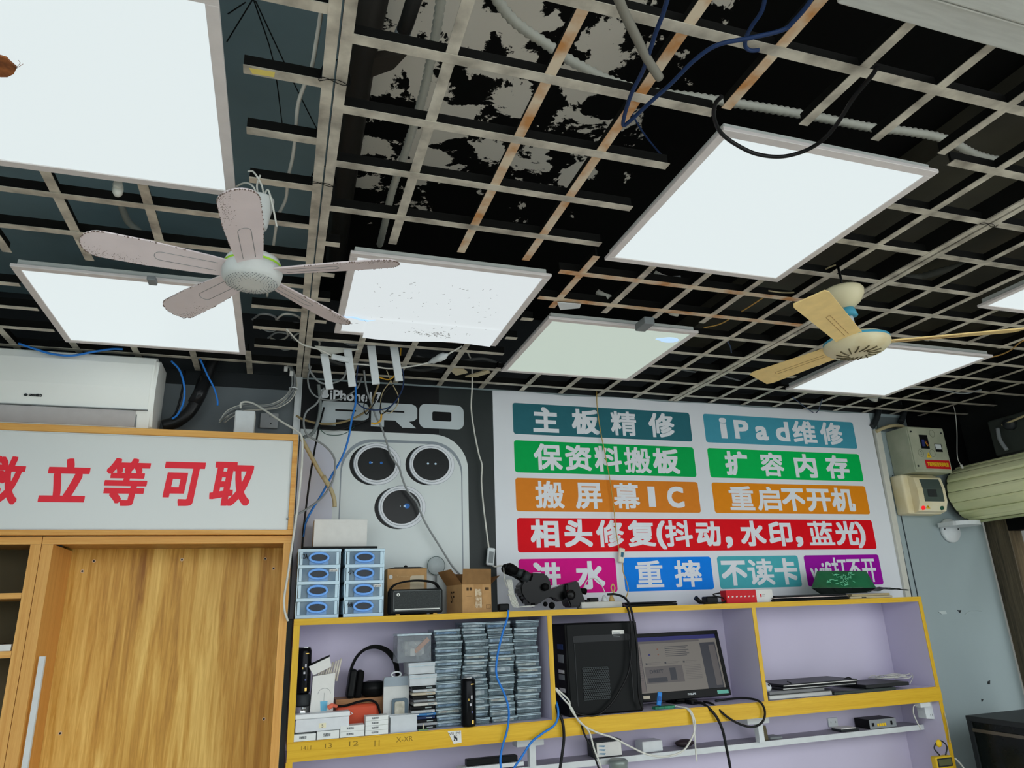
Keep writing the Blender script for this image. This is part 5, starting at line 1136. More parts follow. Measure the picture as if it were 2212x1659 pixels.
t = thing('router', 'black router with silver face and yellow ports on the ledge', 'router', ((q[0] + q[1]) / 2, 2.08, ZL))
part('router_body', MB().box(q[0] + 0.001, q[1] - 0.001, 2.0425, 2.135, ZL, ZL + 0.040, 0, 0.003), M_black, t)
part('face_plate', MB().box(q[0], q[1], 2.039, 2.042, ZL + 0.001, ZL + 0.039, 0, 0.001), mat('router_silver', (158, 164, 168), 0.35, metal=0.3), t)
for k in range(4): x = q[0] + 0.042 + 0.0135 * k; part('network_port', MB().box(x, x + 0.010, 2.037, 2.0392, ZL + 0.010, ZL + 0.022, 0), M_yel, t)
part('power_socket', MB().box(q[0] + 0.012, q[0] + 0.024, 2.037, 2.0392, ZL + 0.012, ZL + 0.026).box(q[1] - 0.034, q[1] - 0.024, 2.037, 2.0392, ZL + 0.012, ZL + 0.028), M_black, t)
q = R(1992, 2035, 1514, 1556, 1.97)
t = thing('socket_box', 'white surface socket box under the right end of the shelf', 'socket', (2.85, 2.0, 1.06))
part('box_body', MB().prism([(q[0] + 0.002, q[2] + 0.012), (q[1] - 0.02, q[2]), (q[1], q[2] + 0.006), (q[1] - 0.004, 1.140), (q[0], 1.136)], 1.955, 2.0, 0), M_white, t)
for k in (0, 1): part('pin_slot', MB().box(q[0] + 0.028 + 0.010 * k, q[0] + 0.030 + 0.010 * k, 1.9545, 1.956, q[2] + 0.020, q[2] + 0.030), M_dark, t)
q = R(1984, 2005, 1516, 1528, 1.93)
solo('charger_plug', 'white charger plugged into the socket box below the shelf', 'charger', MB().box(q[0], q[1] + 0.004, 1.918, 1.9545, q[2], q[3], 0, 0.004), M_white)
cable('cable', 'white charger cable hanging from the socket box below the shelf', 'cable', M_wcab, 0.0026, pd((1984, 1522, 1.935), (1974, 1525, 1.935), (1973, 1540, 1.935), (1980, 1558, 1.935), (1990, 1576, 1.935)))
cable('cable', 'beige cable running down past the socket box beside the yellow edge', 'cable', M_bgcab, 0.0026, pd((2026, 1518, 1.95), (2034, 1530, 1.93), (2042, 1548, 1.90), (2048, 1575, 1.90), (2052, 1605, 1.90)))
q = R(2022, 2058, 1632, 1690, 1.885)
t = thing('multimeter', 'yellow handheld multimeter hanging at the shelf end', 'multimeter', ((q[0] + q[1]) / 2, 1.895, q[2]))
part('meter_body', MB().box(q[0], q[1], 1.875, 1.906, q[2], q[3], 0, 0.006, 3), mat('meter_yellow', (224, 186, 44), 0.45), t)
part('display', MB().box(q[0] + 0.012, q[1] - 0.010, 1.8735, 1.8755, q[3] - 0.036, q[3] - 0.012, 1).box(q[0] + 0.006, q[1] - 0.005, 1.8742, 1.876, q[3] - 0.042, q[3] - 0.007, 0), [M_dark, mat('lcd_green', (96, 100, 70), 0.3)], t)
part('cord', MB().tube(smooth_path(pd((2030, 1632, 1.89), (2018, 1615, 1.89), (2030, 1600, 1.89), (2045, 1612, 1.89), (2042, 1634, 1.89))), 0.003, 6), M_dark, t)
part('hang_tag', MB().ball(at(2028, 1606, Y=1.888), 0.016, sc=(1, .5, 1)), M_yel, t)
# ================================================================ right end of the back wall
M_mbox = mat('old_grey_green_steel', (158, 164, 142), 0.55, c2=(184, 186, 164), scale=9, lo=0.3, hi=0.7)
fq = [at(x, y, Y=2.01) for x, y in ((1960, 922), (2040, 924), (2055, 1012), (1972, 1016))]
x0, x1, z0, z1 = 3.172, 3.432, 2.243, 2.494
t = thing('meter_box', 'old grey-green steel meter box with red warning label', 'electric box', ((x0 + x1) / 2, 2.09, z0))
part('box_body', MB().box(x0, x1, 2.016, 2.158, z0, z1, 0, 0.003), M_mbox, t)
part('cover', MB().box(x0 + 0.004, x1 - 0.004, 2.010, 2.0155, z0 + 0.012, z1 - 0.004, 0, 0.002), M_mbox, t)
part('cut_out', MB().box(x0 + 0.072, x0 + 0.130, 2.0085, 2.0105, z0 + 0.128, z0 + 0.205, 0).box(x0 + 0.080, x0 + 0.100, 2.0065, 2.009, z0 + 0.140, z0 + 0.178, 1).tube([(x0 + 0.105, 2.008, z0 + 0.165), (x0 + 0.118, 2.007, z0 + 0.142)], 0.002, 5, 2).tube([(x0 + 0.110, 2.008, z0 + 0.172), (x0 + 0.122, 2.007, z0 + 0.146)], 0.002, 5, 3), [M_blackm, mat('breaker_blue', (48, 56, 110), 0.4), M_ycab, mat('rust_wire', (160, 70, 50), 0.5)], t)
part('window', MB().box(x0 + 0.170, x0 + 0.218, 2.0085, 2.0105, z0 + 0.113, z0 + 0.158, 1).box(x0 + 0.172, x0 + 0.212, 2.007, 2.009, z0 + 0.128, z0 + 0.155, 0), [M_white, M_blackm], t)
wl = MB().box(x0 + 0.076, x1 - 0.012, 2.0092, 2.0102, z0 + 0.018, z0 + 0.066, 0)
write(wl, '下班时间请关闭电源', x0 + 0.086, x1 - 0.022, z0 + 0.030, z0 + 0.054, 2.0090, bold=0.0007, m=1)
part('warning_label', wl, [M_red, M_yel], t)
def tri(mb, cx, cz, s, y, m0=0, m1=1):
    mb.prism([(cx - s, cz - s * 0.8), (cx + s, cz - s * 0.8), (cx, cz + s)], y, y + 0.0008, m0)
    mb.prism([(cx + 0.001, cz + s * 0.5), (cx - s * 0.3, cz - s * 0.15), (cx, cz - s * 0.15), (cx - s * 0.1, cz - s * 0.65), (cx + s * 0.3, cz + s * 0.05), (cx + s * 0.02, cz + s * 0.05)], y - 0.0004, y + 0.0004, m1); return mb
part('hazard_sign', tri(MB(), x0 + 0.112, z0 + 0.092, 0.017, 2.0092), [M_yel, M_ink], t)
pn = MB()
for cx, cz in ((x0 + 0.060, z0 + 0.102), (x0 + 0.142, z0 + 0.104), (x0 + 0.170, z0 + 0.215)): pn.ring((cx, 2.0096, cz), 0.018, 0.020, 0.0007, n=22, k=5)
write(pn, '2', x0 + 0.054, x0 + 0.066, z0 + 0.092, z0 + 0.112, 2.0094)
part('pen_marks', pn, mat('pen_grey', (92, 96, 84), 0.8), t)
for dx, dz in ((0.02, 0.22), (0.02, 0.03), (0.235, 0.22)): part('screw', MB().cyl((x0 + dx, 2.0098, z0 + dz), (x0 + dx, 2.006, z0 + dz), 0.005, n=10), M_dark, t)
x0, x1, z0, z1 = 3.132, 3.372, 2.026, 2.240
t = thing('breaker_box', 'cream plastic breaker box with smoked window below the meter box', 'electric box', ((x0 + x1) / 2, 2.1, z0))
M_cr = mat('yellowed_plastic', (224, 210, 166), 0.4, c2=(236, 228, 200), scale=6)
part('box_body', MB().box(x0, x1, 2.075, 2.158, z0, z1, 0, 0.012, 3), M_cr, t)
part('cover', MB().prism([(2.0755, z0 + 0.006), (2.050, z0 + 0.012), (2.030, z0 + 0.06), (2.028, z0 + 0.13), (2.040, z0 + 0.19), (2.0755, z1 - 0.006)], x0 + 0.04, x1 - 0.006, axis='x'), M_cr, t)
part('window', MB().prism([(2.036, z0 + 0.050), (2.0275, z0 + 0.065), (2.0255, z0 + 0.13), (2.036, z0 + 0.182), (2.042, z0 + 0.182), (2.040, z0 + 0.05)], x0 + 0.078, x1 - 0.028, axis='x'), mat('smoked_window', (74, 86, 82), 0.15), t)
part('switch', MB().box(x0 + 0.105, x0 + 0.165, 2.0245, 2.028, z0 + 0.085, z0 + 0.125), M_dark, t)
for dx, m, nm in ((0.070, mat('lamp_red', (230, 30, 40), 0.3, emit=(255, 30, 40), estr=0.5), 'red_lamp'), (0.200, mat('lamp_green', (20, 84, 64), 0.3), 'green_button')):
    part(nm, MB().lathe([(0.003, -0.008), (0.013, -0.006), (0.014, 0.010)], (x0 + dx, 2.046, z0 + 0.030), 'y', 20), m, t)
part('hazard_sign', tri(MB(), x0 + 0.100, z0 + 0.034, 0.013, 2.0385), [M_yel, M_ink], t)
# camera bracket
t = thing('camera_bracket', 'white round wall bracket under the breaker box', 'bracket', (3.40, 2.1, 1.86))
c0 = at(2047, 1148, Y=2.15)
part('wall_plate', MB().lathe([(0.002, -0.012), (0.062, -0.012), (0.066, -0.004), (0.066, 0.006)], (c0.x + 0.02, 2.152, c0.z + 0.005), 'y', 32), M_white, t)
sh = [(c0.x + 0.02 + 0.0, 2.09)]
part('top_arm', MB().prism([(c0.x - 0.075, 2.138), (c0.x - 0.075, 2.06)] + [(c0.x + 0.02 + 0.095 * math.cos(a), 2.06 + 0.068 * math.sin(a)) for a in [PI + k * PI / 14 for k in range(15)]] + [(c0.x + 0.115, 2.10), (c0.x + 0.10, 2.138)], 1.962, 1.984, axis='z'), M_white, t)
for dx in (-0.030, 0.068): part('screw', MB().cyl((c0.x + dx, 2.141, c0.z + 0.012), (c0.x + dx, 2.137, c0.z + 0.012), 0.004, n=10), M_dark, t)
cable('conduit', 'beige flexible conduit from the cable duct to the meter box', 'conduit', M_bgcab, 0.010, pd((1893, 932, 2.13), (1905, 926, 2.12), (1925, 920, 2.11), (1945, 920, 2.10), (1955, 924, 2.09)))
cable('conduit', 'dark flexible conduit running from the ceiling to the cable duct top', 'conduit', M_dark, 0.016, pd((1900, 872, 2.14), (1896, 895, 2.14), (1890, 912, 2.14), (1884, 922, 2.14)))
cable('conduit', 'dark flexible conduit dropping from the ceiling to the meter box', 'conduit', M_dark, 0.016, pd((1955, 878, 2.13), (1952, 895, 2.13), (1946, 912, 2.12)))
solo('wall_patch', 'grey board patch high on the wall above the meter box', 'board', MB().box(3.12, 3.335, 2.150, 2.158, 2.50, 2.585), mat('patch_grey', (104, 114, 116), 0.6))
# roller shutter above the shop door
M_sh = mat('shutter_cream', (232, 236, 190), 0.5, c2=(196, 204, 152), scale=5, lo=0.4, hi=0.7, stretch=(1, 0.3, 1))
t = thing('roller_shutter', 'rolled-up cream slatted shutter over the door opening', 'shutter', (3.62, 1.4, 1.98))
prof = []; n = 26
for k in range(n):
    a = 2 * PI * k / n; r = 0.150 - 0.006 * (k % 2) - 0.00025 * k
    prof.append((3.615 + r * math.cos(a), 2.145 + r * math.sin(a)))
for k in range(16):
    a0 = 2 * PI * k / 16; a1 = 2 * PI * (k + 0.95) / 16; r = 0.150 - 0.004 * (k % 2)
    P = [(3.615 + (r + (0.004 if 0.15 < j / 5 < 0.85 else 0)) * math.cos(a0 + (a1 - a0) * j / 5), 2.145 + (r + (0.004 if 0.15 < j / 5 < 0.85 else 0)) * math.sin(a0 + (a1 - a0) * j / 5)) for j in range(6)]
    P += [(3.615 + 0.138 * math.cos(a1), 2.145 + 0.138 * math.sin(a1)), (3.615 + 0.138 * math.cos(a0), 2.145 + 0.138 * math.sin(a0))]
    mb = MB(); A = [(x, z) for x, z in P]
    mb.prism([(x, z) for x, z in A], -0.6, 2.10)
    part('slat', mb, M_sh, t)
part('drum', MB().cyl((3.615, -0.6, 2.145), (3.615, 2.09, 2.145), 0.1375, n=30), mat('drum_dark', (70, 74, 58), 0.7), t)
part('end_disc', MB().cyl((3.615, 2.101, 2.145), (3.615, 2.112, 2.145), 0.149, n=30), mat('disc_dark', (44, 48, 40), 0.7), t)
part('bottom_bar', MB().box(3.60, 3.63, -0.6, 2.10, 1.982, 1.9925), mat('shutter_edge', (170, 178, 138), 0.5), t)
solo('hanging_cable', 'thin white cord with plug hanging over the rolled shutter', 'cord', MB().tube(smooth_path(pd((2050, 862, 2.0), (2062, 885, 2.0), (2067, 930, 2.0), (2068, 985, 2.0), (2076, 1006, 1.98))), 0.0022, 6).tube(pd((2076, 1004, 1.98), (2080, 1012, 1.98)), 0.006, 8), M_wcab)
t = thing('shutter_motor', 'dark shutter motor with loose wires above the rolled shutter', 'motor', (3.55, 1.75, 2.35))
mp = at(2175, 905, X=3.60)
part('motor_casing', MB().box(3.58, 3.73, mp.y - 0.12, mp.y + 0.10, 2.305, 2.50, 0, 0.01), mat('motor_dark', (52, 58, 54), 0.6), t)
part('motor_cover', MB().lathe([(0.004, -0.02), (0.028, -0.018), (0.032, 0.01)], (3.57, mp.y - 0.03, 2.45), 'x', 18), M_dark, t)
part('conduit', MB().tube(smooth_path([at(2155, 925, X=3.56), at(2160, 950, X=3.55), at(2175, 972, X=3.55)]), 0.010, 8), M_grey, t)
part('wire', MB().tube(smooth_path([at(2165, 918, X=3.56), at(2190, 908, X=3.55), at(2220, 895, X=3.54)]), 0.006, 6), M_bgcab, t)
# dark showcase at the lower right, things outside
t = thing('glass_showcase', 'dark glass-fronted showcase with black frame at the lower right', 'showcase', (3.3, 1.4, 0.0))
part('showcase_body', MB().box(3.03, 3.6, 0.9, 1.893, 0.02, 1.05), mat('showcase_dark', (18, 24, 22), 0.25), t)
part('top_frame', MB().box(3.02, 3.61, 0.89, 1.90, 1.0505, 1.074, 0, 0.003), M_dark, t)
part('rail', MB().box(3.022, 3.029, 0.9, 1.88, 1.008, 1.022), mat('rail_bronze', (110, 104, 90), 0.3, metal=0.6), t)
part('corner_post', MB().box(3.02, 3.0295, 1.878, 1.897, 0.02, 1.05), M_dark, t)
op = at(2207, 1192, X=4.6)
solo('street_sign', 'orange sign board seen outside past the door frame', 'sign', MB().box(4.6, 4.65, op.y - 0.9, op.y + 0.05, 1.77, 1.87), mat('orange_sign', (232, 130, 60), 0.5))
solo('street_wall', 'dark building front outside past the door frame', 'building', MB().box(4.9, 5.0, -1.0, 3.2, 0.0, 3.2), mat('street_grey', (70, 70, 66), 0.7))

# ================================================================ ducts and cables above the grid
def corrugated(name, label, P, r, m, pitch=0.017):
    Q = smooth_path(P, 24); L_ = 0; pts = [Q[0]]; rs = [r]
    acc = [0]
    for a, b in zip(Q, Q[1:]): acc.append(acc[-1] + (b - a).length)
    n = int(acc[-1] / pitch * 2); j = 0; pts, rs = [], []
    for k in range(n + 1):
        s = acc[-1] * k / n
        while j < len(acc) - 2 and acc[j + 1] < s: j += 1
        f = (s - acc[j]) / max(1e-9, acc[j + 1] - acc[j]); pts.append(Q[j].lerp(Q[j + 1], f)); rs.append(r * (1.0 if k % 2 else 0.76))
    return solo(name, label, 'conduit', MB().tube(pts, rs, 10), m)
M_cor = mat('corrugated_grey', (176, 178, 168), 0.45)
corrugated('corrugated_conduit', 'grey corrugated conduit running beside the double rail above the grid', pz(2.72, (955, -20), (940, 80), (915, 200), (888, 290), (868, 350), (845, 420), (832, 480), (820, 530)), 0.011, M_cor)
corrugated('corrugated_conduit', 'grey corrugated conduit crossing diagonally above the big right light panel', pz(2.72, (1060, -20), (1110, 45), (1180, 95), (1240, 135), (1320, 175), (1400, 198), (1500, 210), (1620, 228), (1750, 250), (1880, 275), (1960, 284), (2040, 300), (2110, 335), (2170, 350)), 0.012, M_cor)
corrugated('corrugated_conduit', 'pale corrugated conduit with white collar above the grid past the cream fan', pz(2.70, (1940, 600), (1985, 598), (2010, 592), (2060, 578), (2110, 560)), 0.014, mat('conduit_dark', (66, 68, 62), 0.6))
solo('steel_pipe', 'thick dark pipe running beside the double rail above the grid', 'pipe', MB().tube(pz(2.86, (815, -60), (780, 120), (740, 420), (725, 560)), 0.035, 16), mat('pipe_dark', (40, 38, 34), 0.5))
solo('pipe_stub', 'short dark pipe end with pale tip hanging in the peeled ceiling', 'pipe', MB().tube(pz(2.80, (900, -20), (880, 45), (872, 66)), 0.016, 12).tube(pz(2.80, (872, 66), (868, 76)), 0.017, 12, 1), [mat('pipe_black', (36, 36, 34), 0.5), M_grey])
solo('pipe_bracket', 'dark bent pipe bracket beside the thick dark pipe', 'bracket', MB().prism([(p.x, p.y) for p in pz(2.84, (770, 130), (880, 118), (850, 150), (800, 168), (775, 165))], 2.84, 2.86, axis='z'), mat('bracket_dark', (54, 50, 44), 0.6))
cable('cable', 'black cable looped below the big right light panel', 'cable', M_bcab, 0.0045, pz(2.54, (1895, 145), (1882, 165), (1845, 210), (1810, 265), (1780, 300), (1740, 325), (1690, 338), (1640, 334), (1600, 318), (1560, 290), (1543, 255), (1545, 225), (1560, 208)), k=8)
cable('cable', 'navy cable hanging in a pointed loop left of the big right light panel', 'cable', M_navy, 0.0042, pz(2.56, (1445, -15), (1432, 30), (1415, 75), (1390, 150), (1365, 200), (1350, 245), (1346, 270), (1360, 262), (1400, 225), (1450, 180), (1500, 130), (1550, 97), (1620, 82), (1690, 65), (1715, 45), (1745, 10), (1760, -20)))
cable('cable', 'blue-black cable bending over a cross bar at the top edge', 'cable', M_navy, 0.0040, pz(2.59, (1655, -15), (1645, 25), (1625, 55), (1612, 80), (1610, 100), (1622, 109), (1640, 108)))
cable('grey_tube', 'grey fabric tube end hanging down through the grid', 'tube', mat('tube_grey', (128, 126, 116), 0.8), 0.009, pz(2.56, (1330, -20), (1350, 30), (1375, 80), (1400, 130), (1425, 168)))
cable('cable', 'thin dark cable trailing from the navy loop above the grid', 'cable', M_navy, 0.0022, pz(2.66, (1360, 235), (1385, 280), (1420, 325), (1440, 345)))
cable('cable', 'white cable hanging in a long curve left of the double rail', 'cable', M_wcab, 0.0042, pz(2.64, (695, 15), (685, 80), (672, 150), (655, 190), (643, 230), (638, 290), (632, 340), (622, 385), (617, 430), (600, 470), (592, 520), (586, 560), (580, 600), (577, 640)))
for k, P in enumerate(([(545, 0), (490, 90)], [(548, 0), (590, 130), (610, 270)], [(552, 2), (640, 190), (690, 290)], [(530, 5), (492, 30)])):
    cable('suspension_wire', ('thin black wire slanting to the largest light panel', 'thin black wire straight down the dark board', 'thin black wire slanting to the double rail', 'short thin black wire at the largest light corner')[k], 'wire', M_blackm, 0.0014, pz(2.78, *P), n=5, k=4)
cable('hose', 'pale hose hanging behind the grid near the white fan', 'hose', mat('hose_pale', (132, 140, 136), 0.5), 0.010, pz(2.70, (258, 430), (268, 460), (278, 480), (300, 500)))
solo('cable_clip', 'crumpled pale tape under the edge of the largest light panel', 'tape', MB().ball(at(255, 410, Z=2.585), 0.016, sc=(.8, .8, 1.2), seg=7).tube(pz(2.59, (256, 396), (252, 402)), 0.01, 6), M_offw)
solo('light_clip', 'small dark clip hanging on the edge of the panel above the air conditioner', 'clip', MB().box(-0.012, 0.012, -0.012, 0.028, -0.008, 0.006, 0, 0.003).xf(Matrix.Translation(at(328, 603, Z=2.565))), M_grey)
# bits in the void to the right and dusty odd wires
VOID = [
 ('cable', 'beige wire curling from the cream fan hook along the grid', M_bgcab, 0.0028, 2.62, [(1805, 572), (1780, 585), (1765, 615), (1730, 630), (1690, 632), (1660, 628)]),
 ('cable', 'yellowish wire lying across the grid near the dim light panel', mat('wire_tan', (190, 150, 84), 0.5), 0.0026, 2.63, [(1650, 642), (1610, 668), (1590, 680), (1555, 700), (1520, 708)]),
 ('cable', 'orange wire trailing from the far light panel to the shutter', mat('wire_tan', (190, 150, 84), 0.5), 0.003, 2.60, [(2140, 772), (2165, 765), (2185, 755), (2200, 742), (2212, 735)]),
 ('cable', 'pale wire crossing the grid between the dim panel and the cream fan', M_gcab, 0.0024, 2.66, [(1490, 792), (1530, 790), (1560, 782), (1585, 770)]),
 ('cable', 'navy wire loop drooping over the top edge of the banner', M_navy, 0.0026, 2.585, [(1712, 858), (1735, 876), (1752, 888), (1760, 892), (1768, 886), (1776, 862)]),
 ('cable', 'grey wire hanging in the grid left of the cream fan blade', M_navy, 0.0024, 2.60, [(1572, 738), (1578, 750), (1580, 762)]),
 ('cable', 'grey wire in the void above the dim light panel', M_gcab, 0.005, 2.638, [(1395, 590), (1430, 600), (1470, 598)]),
 ('cable', 'long grey cable draped in the void behind the dim light panel', M_gcab, 0.004, 2.70, [(1110, 800), (1180, 835), (1260, 848), (1330, 840), (1400, 850)]),
 ('cable', 'thick grey cable draped in the void right of the dim panel', M_gcab, 0.004, 2.68, [(1420, 780), (1480, 800), (1560, 812), (1640, 835), (1700, 842)]),
 ('cable', 'pale cable hanging at the wall corner over the meter box', M_gcab, 0.004, 2.60, [(1875, 860), (1900, 858), (1930, 845), (1970, 838), (2030, 842), (2080, 850), (2120, 842)]),
]
for nm, lb, m, r, z, P in VOID: cable(nm, lb, 'cable', m, r, pz(z, *P))
for k, (px, pyy, lb) in enumerate(((1430, 600, 'white pipe elbow with torn bracket in the void beside the big panel'), (1452, 675, 'cream conduit end lying above the dim light panel'), (1305, 640, 'grey conduit end with clips left of the dim light panel'), (1835, 848, 'pale plastic pipe tip hanging by the banner corner'), (1885, 862, 'pale broken plastic elbow at the banner corner'))):
    a = at(px, pyy, Z=2.64)
    solo('pipe_fitting', lb, 'pipe fitting', MB().tube([a + Vector((-0.02, 0.01, 0.02)), a, a + Vector((0.012, -0.018, -0.012))], [0.010, 0.012, 0.011], 9), M_offw)
t_ = pz(2.595, (1204, 652), (1255, 656), (1252, 664), (1210, 668))
solo('metal_plate', 'pale metal offcut lying at the grid corner above the dim panel', 'plate', MB().prism([(p.x, p.y) for p in t_], 2.592, 2.595, axis='z'), M_white)
for k, (P, lb) in enumerate((([(965, 795), (1000, 798), (1010, 806), (985, 812)], 'cream torn tile scrap in the grid above the phone poster'), ([(1005, 815), (1055, 800), (1060, 806), (1030, 815)], 'white torn tile scrap in the grid above the poster corner'))):
    solo('tile_scrap', lb, 'tile scrap', MB().prism([(p.x, p.y) for p in pz(2.605, *P)], 2.606, 2.612, axis='z'), M_beige)
# bundles behind the grid by the cabinet
rq = random.Random(21)
t = thing('cable_bundle', 'grey bundle of network cables looping down onto the cabinet top', 'cables', (-0.1, 2.08, 2.29))
for k in range(9):
    o_ = (rq.uniform(-7, 7), rq.uniform(-3, 3)); y_ = 2.07 + rq.uniform(-.02, .02)
    P = [(622 + o_[0] * .6, 785), (632 + o_[0] * .6, 805 + o_[1]), (634 + o_[0], 835 + o_[1]), (620 + o_[0], 862 + o_[1] * 2), (592 + o_[0], 878 + o_[1] * 2), (560 + o_[0], 882 + o_[1] * 2), (525 + o_[0], 884 + o_[1] * 3), (495 + o_[0], 896 + o_[1] * 3), (478 + o_[0], 912 + o_[1])]
    part('cable', MB().tube(smooth_path(py(y_, *P)), 0.0028, 6), M_wcab if k % 3 == 0 else M_gcab, t)
a = at(634, 840, Y=2.07)
part('cable_tie', MB().ring(a, 0.016, 0.020, 0.003, axis='z'), M_white, t)
for px, pyy in ((618, 798), (630, 808)): a = at(px, pyy, Y=2.05); part('cable_marker', MB().box(a.x - 0.008, a.x + 0.006, 2.04, 2.043, a.z - 0.012, a.z + 0.010), M_paper, t)
for k in range(6):
    x = 545 + 17 * k; y_ = 690 + 20 * (k % 3)
    cable('cable', ('loose grey cable lying above the grid behind the white fan', 'loose white cable end above the grid beside the panel corner', 'loose grey cable loop above the grid beside the rail', 'pale cable coil above the grid near the slotted bracket', 'white cable tail hanging above the cabinet corner', 'thin grey cable drooping by the double rail')[k], 'cable', (M_gcab, M_wcab)[k % 2], 0.004, pz(2.66, (x, y_), (x + 20, y_ - 12), (x + 48, y_ - 6), (x + 60, y_ + 14), (x + 40, y_ + 26), (x + 22, y_ + 20)))
for k, (P, r, lb) in enumerate((([(655, 720), (690, 735), (720, 728), (760, 745), (800, 735)], 0.005, 'grey cable lying over the bars above the white bracket'), ([(700, 775), (760, 792), (830, 780), (900, 800), (960, 790)], 0.008, 'thick grey cable draped above the phone poster'), ([(690, 800), (740, 812), (800, 800), (870, 815), (930, 812)], 0.006, 'pale cable draped above the phone poster'), ([(900, 770), (960, 785), (1040, 775), (1090, 790)], 0.007, 'grey hose in the void right of the white bracket'))):
    cable('cable', lb, 'cable', (M_gcab, mat('hose_grey', (98, 100, 98), 0.6))[k % 2], r, pz(2.66, *P))
# white slotted bracket hanging over the poster
t = thing('hanging_bracket', 'white bracket with four flat arms hanging over the phone poster', 'bracket', (0.2, 1.88, 2.5))
pl = [(p.x, min(p.z, 2.597)) for p in py(1.75, (680, 742), (775, 746), (775, 756), (700, 768))]
part('plate', MB().prism(pl, 1.747, 1.752), M_offw, t)
for (l0, t0), (l1, b1) in (((692, 766), (704, 842)), ((742, 756), (753, 836)), ((793, 748), (804, 831)), ((842, 750), (854, 824))):
    P = py(1.745, (l0, t0), (l0 + 17, t0), (l1 + 16, b1 - 1), (l1, b1))
    part('arm', MB().prism([(p.x, p.z) for p in P], 1.738, 1.7465), M_white, t)
# ================================================================ cords and cables by the poster and shelf
t = thing('switched_cable', 'white power cord with inline switch strung below the ceiling grid', 'cord', at(800, 790, Y=1.86))
part('cord', MB().tube(smooth_path(pz(2.575, (620, 712), (650, 742)) + pz(2.555, (690, 755), (716, 768))), 0.0032, 7).tube(smooth_path(pz(2.54, (752, 786)) + pz(2.535, (790, 788), (840, 796), (890, 791)) + pz(2.545, (925, 784))), 0.0032, 7).tube(smooth_path(pz(2.56, (968, 765)) + pz(2.575, (985, 755)) + pz(2.59, (998, 748))), 0.0032, 7), M_wcab, t)
a, b = at(716, 770, Z=2.551), at(752, 787, Z=2.54); b.y = a.y
part('inline_switch', MB().box(-(b - a).length / 2, (b - a).length / 2, -0.008, 0.008, -0.010, 0.010, 0, 0.003).box(-0.006, 0.006, -0.010, -0.008, -0.004, 0.004, 0).xf(Matrix.Translation((a + b) / 2) @ Matrix.Rotation(math.atan2(-(b - a).z, (b - a).x), 4, 'Y')), M_white, t)
a, b = at(925, 784, Z=2.545), at(968, 765, Z=2.56); d = b - a
part('coupling', MB().tube([a, a + d * .15, a + d * .25, a + d * .5, a + d * .55, a + d * .8, a + d * .9, b], [0.004, 0.007, 0.012, 0.013, 0.016, 0.015, 0.008, 0.004], 10), M_white, t)
t = thing('controller_cable', 'white cord with a small controller hanging beside the phone poster', 'cord', at(1060, 1200, Y=2.10))
part('cord', MB().tube(smooth_path(pd((1003, 752, 1.95), (1012, 765, 1.97), (1019, 785, 2.0), (1020, 830, 2.05), (1018, 882, 2.10), (1024, 930, 2.12), (1034, 980, 2.12), (1041, 1005, 2.12), (1040, 1040, 2.12), (1044, 1090, 2.12), (1050, 1140, 2.12), (1056, 1185, 2.12))), 0.0036, 7), M_wcab, t)
a = at(1060, 1202, Y=2.12)
part('controller', MB().box(a.x - 0.018, a.x + 0.016, 2.11, 2.128, a.z - 0.038, a.z + 0.036, 0, 0.006, 3).box(a.x - 0.011, a.x + 0.009, 2.1085, 2.1105, a.z - 0.028, a.z + 0.020, 1).rot(0.12, 'Y', a), [M_white, M_grey], t)
part('cord_end', MB().tube(smooth_path(pd((1064, 1222, 2.12), (1070, 1224, 2.115), (1082, 1222, 2.11), (1089, 1224, 2.10))), 0.0036, 7), M_wcab, t)
t = thing('dimmer_cable', 'yellow cord with an oval dimmer hanging over the banner', 'cord', at(1342, 1200, Y=2.13))
part('cord', MB().tube(smooth_path(pd((1289, 845, 2.13), (1290, 880, 2.13), (1297, 930, 2.135), (1308, 985, 2.135), (1318, 1040, 2.135), (1326, 1100, 2.135), (1331, 1150, 2.135), (1337, 1186, 2.135))), 0.0022, 6).tube(smooth_path(pd((1345, 1214, 2.135), (1346, 1235, 2.13), (1354, 1258, 2.12), (1357, 1275, 2.11), (1352, 1292, 2.10))), 0.0022, 6), mat('yellow_cord', (196, 164, 84), 0.5), t)
a = at(1341, 1200, Y=2.135)
part('dimmer', MB().box(a.x - 0.015, a.x + 0.015, 2.122, 2.138, a.z - 0.034, a.z + 0.034, 0, 0.0075, 3).box(a.x - 0.006, a.x + 0.007, 2.1205, 2.1225, a.z - 0.008, a.z + 0.014, 1).rot(0.2, 'Y', a), [mat('cream_plastic', (226, 222, 204), 0.4), mat('dimmer_teal', (30, 100, 128), 0.4)], t)
